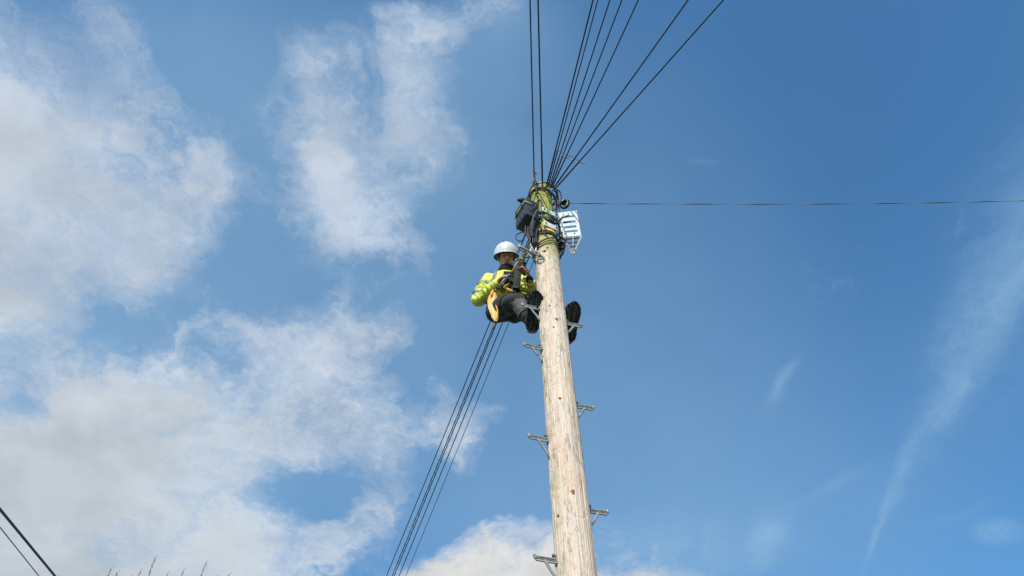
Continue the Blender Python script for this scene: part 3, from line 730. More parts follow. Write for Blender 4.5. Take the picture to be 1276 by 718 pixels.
hoop('cable_hoop', 'thin black cable hoop loose round the mossy pole head', 8.83, .030, .006, 'cable', tilt=(-.06, .01), off=(.02, -.01), seed=2)
hoop('cable_hoop', 'thin grey wire hoop round the bare timber below the orange strap', 8.03, .012, .0045, 'cable_worn', tilt=(.02, -.04), seed=3)
hoop('cable_hoop', 'black cable hoop tilted down to the left below the orange strap', 7.955, .016, .0078, 'cable', tilt=(.09, 0), seed=4, off=(.004, 0))
hoop('cable_hoop', 'lowest thin black cable hoop, sagging on the right of the timber', 7.90, .010, .005, 'cable', tilt=(.05, .02), seed=5)
# work positioning strap: orange band and a black one round the pole
ws = thing('pole_strap', 'orange and black work strap looped round the pole below the brackets', 'strap', AX + Vector((0, 0, 8.12)))
hoop('orange_band', None, 8.135, .010, .021, 'strap', tilt=(-.01, .0), flat=.16, amp=.004, seed=7, parent=ws)
hoop('black_band', None, 8.085, .009, .020, 'strap_dark', tilt=(.0, .0), flat=.16, amp=.004, seed=8, parent=ws)
s0 = at(664, 302.5, 4.42); s1 = at(656.5, 314, 4.52); s2 = at(646.5, 328, 4.66); s3 = at(638.5, 339.5, 4.75)
m = MB(); m.tube(spline([at(668, 299.5, 4.40), s0, s1, s2, s3], 6), .0165, 8, flat=(.2, -ray(650, 320))); m.build('lanyard', MAT['strap'], ws)
m = MB(); m.tube(spline([at(694, 303, 4.47), at(696, 318, 4.52), at(697, 332, 4.56), at(696.5, 341, 4.58)], 5), .011, 6, flat=(.4, (0, -1, 0))); m.build('strap_tail', MAT['strap'], ws)
m = MB(); m.box(at(696.6, 335, 4.56), (.014, 0, 0), (0, .012, 0), (0, 0, .04), .005); m.build('strap_buckle', MAT['strap'], ws, autosmooth=True)

# galvanised hook and rope grab on the lanyard
rg = thing('rope_grab', 'grey metal hook clipped on the orange lanyard above the climber', 'hook', at(652, 322, 4.55))
m = MB(); m.tube(spline([at(642.5, 325.5, 4.60), at(645, 323.5, 4.59), at(650.5, 322.5, 4.56), at(653, 325, 4.57), at(650, 327, 4.59)], 6), .0115, 8, flat=(.6, -ray(650, 320))); m.build('hook_body', MAT['galv'], rg)
m = MB(); m.tube(spline([at(652, 322, 4.55), at(662, 319.6, 4.50), at(672, 315.5, 4.42), (on_pole(680, 312, .012))], 5), .0065, 6); m.build('tie_cord', MAT['cable'], rg)
m = MB(); m.tube(spline([at(664.5, 303, 4.42), at(661, 309, 4.44), at(664, 316, 4.42), at(668, 310, 4.40), at(664.5, 303, 4.42)], 6), .008, 7); m.build('karabiner', MAT['galv_bright'], rg)
# upper standing step: broad arm with a rounded foot
us = thing('standing_bracket', 'pale grey galvanised standing bracket above the climber\'s helmet, left of the pole', 'bracket', on_pole(674, 322, 0))
m = MB()
A_, B_ = at(646, 305.8, 4.30), at(672, 321, 4.40)
m.tube([A_, A_.lerp(B_, .5), B_], [.013, .011, .013], 8, flat=(.6, -ray(660, 312)))
m.tube(spline([A_ + (A_ - B_) * .03, A_, at(647.5, 309, 4.30)], 3), .011, 8); m.build('arm', MAT['galv'], us)
m = MB(); m.tube(spline([at(660.5, 303, 4.36), at(662.5, 309, 4.36), at(665.5, 315, 4.38), at(669, 320, 4.40)], 5), [.008] * 4 + [.012] * 6 + [.011] * 6, 8, flat=(.5, -ray(660, 312))); m.build('upright', MAT['galv'], us)
m = MB(); m.tube(spline([at(668, 319, 4.39), at(672, 323, 4.37), at(677.5, 321.5, 4.37), at(673.5, 317, 4.38), at(668, 313, 4.39)], 6), .0085, 8); m.build('base_hook', MAT['galv'], us)
m = MB(); m.tube([at(667, 309, 4.40), at(671, 305, 4.40), at(673, 301, 4.40)], [.008, .010, .007], 6); m.build('wing_nut', MAT['steel_dark'], us)

# bracket arms across the front, slotted cage on the right
e = Vector((.84, .54, 0)).normalized(); nrm = e.cross(U)
cg = thing('cable_bracket', 'white slotted metal cable bracket cage standing out right of the pole head', 'bracket', at(697, 280, 4.44))
for (x0, y0, x1, y1, h) in ((675.5, 260.5, 695, 269.8, .034), (677.5, 277.8, 695.5, 286, .038)):
    a = at(x0, y0, 4.355); b = at(x1, y1, 4.355 + .10)
    m = MB(); d = (b - a).normalized(); m.box((a + b) / 2, (b - a) / 2, d.cross(U) * .006, U * h, .002); m.build('mounting_arm', MAT['white_strip'], cg, autosmooth=True)
    for q in (.12, .85):
        bm_ = MB(); c = a.lerp(b, q) + d.cross(U) * .006; bm_.tube([c, c + d.cross(U) * .012], .009, 6); bm_.build('bolt', MAT['bolt'], cg, autosmooth=True)
# slotted face
TL, TR, BR, BL = at(694, 265.5, 4.42), at(718.5, 262.3, 4.42), at(724.3, 293.5, 4.50), at(701.5, 295.5, 4.50)
def quadpt(u, v):
    return TL.lerp(TR, u).lerp(BL.lerp(BR, u), v)
fn = (TR - TL).cross(BL - TL).normalized()
if fn.dot(ray(710, 280)) > 0: fn = -fn
def plate(mb, u0, v0, u1, v1, th=.0035):
    q = [quadpt(u0, v0), quadpt(u1, v0), quadpt(u1, v1), quadpt(u0, v1)]
    mb.add(q + [p - fn * th for p in q], [(0, 1, 2, 3), (7, 6, 5, 4), (0, 4, 5, 1), (1, 5, 6, 2), (2, 6, 7, 3), (3, 7, 4, 0)])
m = MB()
sl = [(.17, .25), (.38, .47), (.58, .67), (.76, .84)]
us_ = (.17, .84)
vs_ = [0] + [x for s in sl for x in s] + [1]
plate(m, 0, 0, us_[0], 1); plate(m, us_[1], 0, 1, 1)
for i in range(0, len(vs_) - 1, 2): plate(m, us_[0], vs_[i], us_[1], vs_[i + 1])
m.build('slotted_face', MAT['galv_bright'], cg, smooth=False)
m = MB()
for (p, q) in ((TL, TR), (TR, BR), (TL, BL)):
    m.add([p, q, q - fn * .05, p - fn * .05], [(0, 1, 2, 3)]); dd = (q - p).normalized().cross(fn) * .003
    m.add([p + dd, q + dd, q + dd - fn * .05, p + dd - fn * .05], [(0, 1, 2, 3)])
m.build('flange', MAT['galv_bright'], cg, smooth=False)
# tapering stay under it
tip = at(714.2, 317, 4.50)
def strip(mb, a, b, w, n_, th=.004):
    d = (b - a).normalized(); s_ = d.cross(n_).normalized()
    mb.box((a + b) / 2, (b - a) / 2, s_ * w / 2, d.cross(s_) * th / 2)
vr = ray(712, 300)
for (p, q, w) in ((BR + Vector((0, 0, -.005)), tip, .018), (BL + Vector((.005, 0, 0)), tip, .020), (BL.lerp(BR, .55), tip + Vector((.0, .0, .01)), .012), (at(696, 290, 4.52), tip, .018)):
    m = MB(); strip(m, p, q, w, vr + Vector((.2, 0, .1))); m.build('stay', MAT['galv'], cg, smooth=False)
for k in range(4):
    f = .15 + .22 * k; m = MB(); strip(m, BL.lerp(tip, f), BR.lerp(tip, f), .015, vr); m.build('stay_rung', MAT['galv'], cg, smooth=False)
m = MB(); strip(m, at(695, 268, 4.50), at(699, 300, 4.56), .05, Vector((1, .3, 0))); m.build('back_rail', MAT['galv'], cg, smooth=False)
for (x0, y0) in ((702, 268), (708, 266.5), (699, 283), (716, 291), (704, 291.5)):
    m = MB(); c = at(x0, y0, 4.43) ; m.ball(c, (Vector((1, 0, 0)), Vector((0, 1, 0)), U), (.0085, .0085, .0085), 8, 6); m.build('bolt', MAT['bolt'], cg)
# cables threaded through the cage and behind the pole's right side
GR = 'cable tails looped round the right of the pole head'
tails = [
 ([(690, 236, 4.44), (697, 238, 4.46), (699.5, 247, 4.48), (697, 256, 4.5), (693, 262, 4.5)], .0065, 'outermost black cable tail arching right of the pole top'),
 ([(688, 237, 4.43), (694, 241, 4.45), (696, 250, 4.47), (694, 262, 4.48)], .0075, 'inner black cable tail arching right of the pole top'),
 ([(686, 238, 4.40), (690.5, 247, 4.42), (692.5, 258, 4.45), (694, 272, 4.50)], .0068, 'black cable tail dropping straight beside the mossy timber'),
 ([(682, 262, 4.38), (686, 272, 4.38), (692, 278, 4.42), (700, 272, 4.44), (709, 268.5, 4.43)], .0085, 'black cable tail passing between the two white arms into the top slot'),
 ([(680, 270, 4.37), (687, 277, 4.40), (697, 279, 4.46), (712, 275, 4.48)], .0070, 'thin black cable tail seen through the second slot of the cage'),
 ([(673, 283, 4.36), (679, 290, 4.38), (688, 295, 4.42), (700, 302, 4.50), (706, 306, 4.54)], .0095, 'thick black cable tail running down under the lower white arm'),
 ([(675, 288, 4.37), (684, 297, 4.40), (694, 303, 4.48), (704, 309, 4.54)], .0085, 'black cable tail crossing the timber just above the orange strap'),
 ([(678, 284, 4.37), (686, 291, 4.39), (694, 294, 4.44), (703, 288, 4.50), (710, 284, 4.50)], .0075, 'black cable tail turning up through the third slot'),
 ([(690, 288, 4.42), (698, 295, 4.46), (706, 301, 4.50), (709, 308, 4.52)], .0085, 'black cable tail lying along the bottom edge of the cage'),
 ([(676, 268, 4.37), (683, 274, 4.38), (689, 275, 4.40), (695, 271, 4.44), (697, 262, 4.46), (696, 250, 4.47)], .0070, 'looped black cable tail filling the gap between the white arms'),
 ([(681, 309, 4.38), (690, 306, 4.42), (698, 301, 4.47), (706, 297, 4.50)], .0050, 'thin grey cable tail rising right across the timber to the cage'),
 ([(684, 268, 4.37), (688, 271, 4.38), (693, 275, 4.42), (698, 287, 4.5), (697, 300, 4.55)], .0090, 'heavy black cable tail hanging behind the white arms'),
]
for pts, r, lab in tails:
    run('cable_tail', lab, [p for p in pts], r, 'cable' if 'grey' not in lab else 'cable_worn', group=GR)
jb = thing('joint_closure', 'small black cable joint low on the right side under the white cage', 'cable joint', at(698, 311, 4.56))
m = MB(); m.box(at(698.5, 308, 4.54), (.045, 0, .0), (0, .03, .0), (.01, 0, .055), .012); m.build('closure_body', MAT['box_dull'], jb, autosmooth=True)
for (x, y) in ((696, 316), (699, 318), (702, 313)):
    m = MB(); m.tube(spline([at(x, y - 8, 4.54), at(x, y, 4.54), at(x - 1.5, y + 5, 4.56)], 5), [.014] * 6 + [.010] * 5, 8); m.build('cable_gland', MAT['cable'], jb)

# ------------------------------------------------------------------ the climber
def V3(*a): return Vector(a)
Pv = at(630, 385, 4.98); Nk = at(631.5, 341, 4.94); Hd = at(631, 322.5, 4.86)
sR, sL = at(609, 350, 4.98), at(653, 351, 4.95)
eR, wR = at(595.5, 373.5, 4.97), at(620, 352, 4.80)
hR = at(628, 345.5, 4.765)
eL, wL = at(665, 364, 4.88), at(659.5, 347.5, 4.74)
hL = at(657, 340, 4.71)
hipR, hipL = at(619.5, 387, 4.98), at(641, 387, 4.98)
kR, aR = at(644.5, 375.5, 4.68), at(661.5, 402, 4.70)
kL, aL = at(677, 391, 4.82), at(708, 414, 4.80)
heR, toR = at(662.5, 412.5, 4.59), at(667.5, 362, 4.36)
heL, toL = at(709, 425.5, 4.72), at(716.5, 376, 4.50)
man = thing('person', 'climber in yellow jacket and white helmet standing on pole steps, looking down at his hands', 'person', Pv)
spine = (Nk - Pv).normalized(); across = (sL - sR).normalized(); front = across.cross(spine).normalized()
if front.y > 0: front = -front
# --- head frame
F = V3(.10, -.84, -.47).normalized(); Sd = V3(1, 0, 0); Sd = (Sd - F * Sd.dot(F)).normalized(); Up = Sd.cross(F).normalized()
if Up.z < 0: Up = -Up
def hp(x, f, u): return Hd + (Sd * x + F * f + Up * u) * 1.06
fr = (Sd, F, Up)
body = MB()
body.ball(hp(0, -.008, .030), fr, (.074, .094, .098), 24, 16)
body.ball(hp(0, .030, -.030), fr, (.058, .060, .075), 20, 14)
body.ball(hp(0, .048, -.088), fr, (.032, .030, .024))                    # chin
for s in (-1, 1):
    body.capsule(hp(.052 * s, .0, -.050), .020, hp(.024 * s, .055, -.088), .019)   # jaw
    body.ball(hp(.040 * s, .062, -.022), fr, (.022, .020, .022))         # cheek
    body.capsule(hp(.014 * s, .084, .021), .009, hp(.048 * s, .070, .020), .008)  # brow
    body.ball(hp(.078 * s, -.010, -.006), fr, (.009, .019, .030))        # ear
    body.ball(hp(.011 * s, .091, -.030), fr, (.009, .010, .008))         # nostril wing
body.capsule(hp(0, .080, .012), .008, hp(0, .102, -.024), .0115)         # nose
body.capsule(hp(-.018, .081, -.057), .0065, hp(.018, .081, -.057), .0065)
body.capsule(hp(-.015, .080, -.067), .0075, hp(.015, .080, -.067), .0075)
# --- neck, trunk, limbs
body.capsule(Hd - Up * .06 - F * .03, .058, Nk, .062)
body.capsule(Nk, .07, Pv + spine * .30, .13); body.capsule(sR, .06, sL, .06)
for s in (-1, 1):
    body.capsule(Pv + across * .06 * s + spine * .36, .095, Pv + across * .055 * s, .10)
body.capsule(sR, .052, eR, .042); body.capsule(eR, .042, wR, .028)
body.capsule(sL, .052, eL, .042); body.capsule(eL, .042, wL, .028)
body.capsule(hipR, .09, kR, .060); body.capsule(kR, .058, aR, .040)
body.capsule(hipL, .09, kL, .060); body.capsule(kL, .058, aL, .040)
lift = ray(666, 388) * .075
body.capsule(aR, .036, heR.lerp(toR, .55) + lift, .028); body.capsule(aL, .036, heL.lerp(toL, .55) + lift, .028)
# --- hands: palm, four jointed fingers, thumb from the side of the palm
def hand(wrist, palm_dir, pn, thumb_side, curls, thumb_curl=.5, k=1.0):
    """pn: direction the palm faces; thumb_side: +1 or -1 along pn x palm_dir"""
    d = palm_dir.normalized(); n = (pn - d * pn.dot(d)).normalized(); s = n.cross(d) * thumb_side
    body.capsule(wrist - d * .02, .026 * k, wrist + d * .02, .024 * k)
    for q in (-1.4, -.5, .5, 1.4):
        body.capsule(wrist + s * q * .010 * k, .016 * k, wrist + d * .082 * k + s * q * .019 * k, .0135 * k)
    lens = {1.5: (.042, .026, .020), .5: (.047, .030, .021), -.5: (.043, .028, .021), -1.5: (.034, .021, .018)}
    tips = []
    for (q, L), cu in zip(lens.items(), curls):
        p = wrist + d * .084 * k + s * q * .0185 * k; a = 0; dirn = (d + s * q * .05).normalized()
        for i, l in enumerate(L):
            a += cu[i]; v = dirn * math.cos(a) + n * math.sin(a); e_ = p + v * l * k
            body.capsule(p, (.0098 - .0009 * i) * k, e_, (.0090 - .0010 * i) * k, 10); p = e_
        tips.append(p)
    p = wrist + d * .022 * k + s * .024 * k; a = thumb_curl
    for i, l in enumerate((.040, .032, .025)):
        v = (s * math.cos(a * .7) * (.8 - .25 * i) + d * (.7 + .15 * i) + n * math.sin(a) * (.5 + .35 * i)).normalized()
        e_ = p + v * l * k; body.capsule(p, (.0135 - .0018 * i) * k, e_, (.0118 - .0016 * i) * k, 10); p = e_
    tips.append(p)
    return tips
hand(wR, (hR - wR) + V3(.02, -.01, .01), V3(.25, .35, -.85), 1, ((.7, .9, .6), (.8, 1.0, .6), (.9, 1.0, .7), (1.0, 1.1, .7)), .7)
hand(wL, (hL - wL) + V3(-.01, -.02, .06), V3(-.95, -.15, .1), -1, ((.5, .8, .5), (.65, .9, .6), (.8, 1.0, .6), (.9, 1.0, .6)), .8)
hull('body', body, MAT['skin'], man, .0042, 2)
# --- face details
for s in (-1, 1):
    e_ = MB(); e_.ball(hp(.031 * s, .071, .001), fr, (.0125, .0115, .0105)); eo = e_.build('eye', MAT['eye'], man)
    i_ = MB(); i_.ball(hp(.031 * s, .0805, -.003), fr, (.0058, .0035, .0058)); i_.build('iris', MAT['iris'], eo)
    l_ = MB(); l_.tube(spline([hp(.017 * s, .083, .004), hp(.031 * s, .088, .0095), hp(.045 * s, .078, .004)], 5), .0042, 6); l_.build('eyelid', MAT['skin'], eo)
    b_ = MB(); b_.tube(spline([hp(.013 * s, .093, .024), hp(.032 * s, .090, .030), hp(.052 * s, .077, .024)], 5), .0045, 6); b_.build('eyebrow', MAT['hair'], man)
    h_ = MB(); h_.capsule(hp(.072 * s, .022, .030), .012, hp(.074 * s, .010, .0), .007); h_.build('sideburn', MAT['hair'], man)
m = MB(); m.tube(spline([hp(-.022, .083, -.060), hp(-.008, .0905, -.0565), hp(0, .0895, -.059), hp(.008, .0905, -.0565), hp(.022, .083, -.060)], 4), .0042, 6)
m.tube(spline([hp(-.019, .083, -.064), hp(0, .0895, -.070), hp(.019, .083, -.064)], 5), .0048, 6); m.build('lips', MAT['lips'], man)

# --- white helmet
hh = MB(); nu, nv = 48, 16; vs = []
base_u = .030
def dome(a, t, k=1.0):
    """a round the head, t from brim (0) to crown (1)"""
    th = t * math.pi / 2; c = math.cos(th) ** .66; s_ = math.sin(th)
    rx, rf, ru = .122 * k, .142 * k, .140 * k
    x, f = rx * c * math.cos(a), rf * c * math.sin(a)
    ridge = .006 * math.exp(-(x / .022) ** 2) * s_ ** .7 + .004 * (math.exp(-((abs(x) - .05) / .009) ** 2)) * s_
    return hp(x, f - .012, base_u + ru * s_ + ridge - .10 * (f / .145) * .12)
for i in range(nv + 1):
    for j in range(nu): vs.append(dome(2 * math.pi * j / nu, i / nv * .995))
fs = [(i * nu + j, i * nu + (j + 1) % nu, (i + 1) * nu + (j + 1) % nu, (i + 1) * nu + j) for i in range(nv) for j in range(nu)]
fs.append(tuple(nv * nu + j for j in range(nu)))
hh.add(vs, fs)
inner = [dome(2 * math.pi * j / nu, i / nv * .995, .965) for i in range(nv + 1) for j in range(nu)]
hh.add(inner, [tuple(reversed(f)) for f in fs])
def brim(a, out, dz):
    x, f = math.cos(a), math.sin(a); pk = max(f, 0) ** 3
    p = dome(a, 0); return p + (Sd * x * .9 + F * f).normalized() * (out * (1 + 2.2 * pk)) + Up * (dz - .010 * pk * (out > .004))
rings = [(0.0, .004), (.004, .0005), (.0075, -.003), (.004, -.006), (-.004, -.003)]
bv = [brim(2 * math.pi * j / nu, o, z) for (o, z) in rings for j in range(nu)]
hh.add(bv, [(i * nu + j, i * nu + (j + 1) % nu, (i + 1) * nu + (j + 1) % nu, (i + 1) * nu + j) for i in range(4) for j in range(nu)])
me = mesh_from(hh.v, hh.f, MAT['helmet'], True, 'hard_hat'); helmet = link('hard_hat', me, man)
m = MB(); m.tube([dome(2 * math.pi * j / 40, .015, .955) - Up * .008 for j in range(41)], .010, 6, flat=(.4, Up), cap=False); m.build('headband', MAT['fleece'], helmet)

# --- neck warmer
g = MB()
for i, (o, r_) in enumerate(((-.122, .032), (-.135, .040), (-.148, .046))):
    c = Hd + Up * o - F * .014 + (Nk - Hd) * .1 * i
    g.ring(c, Up + F * .1 * i, .058 + .012 * i, r_ * .62, 28, 10)
g.capsule(Hd - Up * .140 - F * .035, .058, Nk + front * .02 + spine * .01, .092)
hull('neck_warmer', g, MAT['fleece'], man, .006, 3, lambda co: .005 * waves(co, 5, 60, 120, 3, along=tuple(Up), squeeze=3))

# --- jacket
j = MB()
j.capsule(sR + across * .02, .080, sL - across * .02, .080)
for s in (-1, 1):
    j.capsule(Pv + across * .075 * s + spine * .40, .105, Pv + across * .080 * s + spine * .16 + front * .02, .125)
    j.capsule(Pv + across * .075 * s + spine * .16 + front * .02, .125, Pv + across * .07 * s + spine * .09, .118)
j.capsule(Nk - spine * .03, .088, Pv + spine * .34, .12)
j.capsule(sR, .083, eR, .076); j.ball(eR - V3(.0, 0, .0), (V3(1, 0, 0), V3(0, 1, 0), V3(0, 0, 1)), (.073, .073, .072)); j.capsule(eR, .074, wR.lerp(eR, .12), .046)
j.capsule(sL, .080, eL, .068); j.capsule(eL, .068, wL.lerp(eL, .14), .044)
mid = eR.lerp(sR, .45)
for t in (.15, .38, .6, .85): j.ring(eR.lerp(sR, t), (sR - eR) + V3(.06, .02, 0) * math.sin(t * 9), .070, .014, 24, 8)
for t in (.1, .28, .46, .62, .8): j.ring(eR.lerp(wR, t), (wR - eR) + V3(0, .05, .03) * math.sin(t * 11), .062 - .022 * t, .013, 24, 8)
for t in (.15, .35, .55, .75): j.ring(eL.lerp(wL, t), (wL - eL) + V3(.02, .03, .0) * math.sin(t * 11), .056 - .018 * t, .012, 24, 8)
for t in (.2, .5, .8): j.ring(eL.lerp(sL, t), (sL - eL), .064, .013, 24, 8)
def jw(co):
    o = .010 * waves(co, 5, 12, 26, 21, round_=True) + .005 * waves(co, 4, 20, 36, 5)
    for (p0, p1, ph, am) in ((sR, eR, .4, .011), (eR, wR, 1.9, .012), (sL, eL, 1.1, .009), (eL, wL, 2.6, .009)):     # rings of creases round the sleeves
        A = np.array(p0); D = np.array(p1) - A; L = np.linalg.norm(D); D /= L
        q = co - A; t = q @ D; rr_ = np.linalg.norm(q - t[:, None] * D, axis=1)
        w = np.exp(-((rr_ - .07) / .05) ** 2) * np.clip(1 - np.abs(t / L - .55) * 1.3, 0, 1)
        sk = (q @ np.array((.5, .6, .6))) * 14
        o += am * w * (1 - 2 * np.abs(np.sin(t * 44 + ph + .9 * np.sin(sk) + .5 * np.sin(q @ np.array((40., -25., 18.))))))
    return o
jacket = hull('jacket', j, MAT['hivis'], man, .0075, 3, jw)
def band_on(src, name, mat, a, b, t0, t1, rmax, off=.004, parent=None, extra=None):
    """lifts the part of a garment between two stations along a bone into a band of its own"""
    me = src.data; o = man.location
    nv = len(me.vertices); co = np.empty(nv * 3); me.vertices.foreach_get('co', co); co = co.reshape(-1, 3) + np.array(o)
    no = np.empty(nv * 3); me.vertex_normals.foreach_get('vector', no); no = no.reshape(-1, 3)
    A = np.array(a); D = np.array(b) - A; L = np.linalg.norm(D); D /= L
    t = (co - A) @ D; rad_ = np.linalg.norm(co - A - t[:, None] * D, axis=1)
    ok = (t > t0) & (t < t1) & (rad_ < rmax)
    if extra is not None: ok &= extra(co)
    faces = [tuple(p.vertices) for p in me.polygons if all(ok[v] for v in p.vertices)]
    used = sorted({v for f in faces for v in f}); ix = {v: i for i, v in enumerate(used)}
    if not used: return None
    P = co[used] + no[used] * off
    m2 = mesh_from(P, [tuple(ix[v] for v in f) for f in faces], mat, True, name)
    bm = bmesh.new(); bm.from_mesh(m2)
    r = bmesh.ops.extrude_face_region(bm, geom=bm.faces[:])
    vv = [g_ for g_ in r['geom'] if isinstance(g_, bmesh.types.BMVert)]
    for v in vv: v.co -= Vector(v.normal) * (off + .001)
    bmesh.ops.recalc_face_normals(bm, faces=bm.faces); bm.to_mesh(m2); bm.free()
    return link(name, m2, parent or jacket)
LU = (eR - sR).length; LF = (wR - eR).length
band_on(jacket, 'reflective_band', MAT['reflective'], sR, eR, LU * .30, LU * .30 + .045, .16)
band_on(jacket, 'reflective_band', MAT['reflective'], sR, eR, LU * .80, LU * .80 + .045, .13)
LF2 = (eL - sL).length
band_on(jacket, 'reflective_band', MAT['reflective'], sL, eL, LF2 * .60, LF2 * .60 + .04, .12)
for s in (-1,):
    sh = Pv + across * .105 * s + spine * .40
    band_on(jacket, 'shoulder_stripe', MAT['reflective'], sh - across * .022, sh + across * .022, 0, .044, .20, extra=lambda co: (co - np.array(Pv)) @ np.array(spine) > .2)
m = MB(); q = wL.lerp(eL, .10); m.capsule(q, .037, wL - (eL - wL) * .02, .034, 20); m.ring(wL.lerp(eL, .02), wL - eL, .030, .009, 20, 6); m.build('cuff', MAT['fleece'], man)
m = MB(); m.ring(wR.lerp(eR, .08), wR - eR, .036, .011, 22, 8); m.build('cuff', MAT['hivis'], man)
# zip placket and collar edge
m = MB(); m.tube([Nk + front * .060 - spine * .03, Pv + spine * .36 + front * .135, Pv + spine * .15 + front * .150], .008, 6, flat=(.5, front)); m.build('zip', MAT['reflective'], jacket)

# --- trousers
t_ = MB()
for s, h in ((-1, hipR), (1, hipL)): t_.capsule(h + spine * .14 - across * .01 * s, .108, h - spine * .015, .118)
t_.capsule(hipR, .118, hipL, .118)
t_.capsule(hipR, .112, kR, .086); t_.capsule(kR, .084, kR.lerp(aR, .98), .060)
t_.capsule(hipL, .112, kL, .084); t_.capsule(kL, .080, kL.lerp(aL, .98), .058)
for t in (.35, .6, .82): t_.ring(kR.lerp(aR, t), (aR - kR) + V3(.1, 0, .05) * math.sin(t * 15), .066 - .012 * t, .014, 24, 8)
for t in (.25, .5, .75): t_.ring(hipR.lerp(kR, t), (kR - hipR) + V3(0, .1, .1) * math.sin(t * 12), .092 - .014 * t, .016, 28, 8)
trousers = hull('trousers', t_, MAT['trouser'], man, .0085, 3, lambda co: .010 * waves(co, 6, 18, 40, 31, round_=True) + .007 * waves(co, 5, 24, 50, 8))
KL = (aR - kR).length
band_on(trousers, 'knee_panel', MAT['kneepatch'], kR, aR, -.01, KL * .66, .115, parent=trousers, off=.005, extra=lambda co: (co - np.array(kR.lerp(aR, .4))) @ np.array(-ray(652, 388)) > .0)
band_on(trousers, 'thigh_pocket', MAT['trouser'], hipR, kR, .10, .26, .16, parent=trousers, off=.012, extra=lambda co: ((co - np.array(hipR)) @ np.array((-.6, -.5, .2)) > .03))
# --- harness
hn = MB()
wa = Pv + spine * .135
n = 48; P_ = []; NR = []
for i in range(n + 1):
    a = 2 * math.pi * i / n; d = across * math.cos(a) * .215 + front * math.sin(a) * .160
    P_.append(wa + d); NR.append((across * math.cos(a) / .2 + front * math.sin(a) / .15).normalized())
hn.tube(P_, .026, 8, flat=(.28, front, NR)); harness = hn.build('harness_belt', MAT['strap_dark'], man)
m = MB(); m.tube([p + q * .006 - spine * .006 for p, q in zip(P_, NR)], .011, 8, flat=(.35, front, NR)); m.build('belt_edge', MAT['strap_dark'], harness)
def lapstrap(pts, r=.013, mat='strap', parent=None):
    m = MB(); m.tube(spline([at(*p) for p in pts], 8), r, 8, flat=(.35, -ray(635, 370))); m.build('harness_strap', MAT[mat], parent or harness)
lapstrap([(628, 357.5, 4.79), (635, 361.5, 4.77), (645, 364, 4.76), (656, 367, 4.77)], .011)
lapstrap([(617, 362, 4.83), (622, 358, 4.82), (630, 356.5, 4.80), (636, 352, 4.79)], .010)
lapstrap([(635, 377, 4.72), (640, 372.5, 4.70), (648, 371, 4.70)], .0055, 'strap')

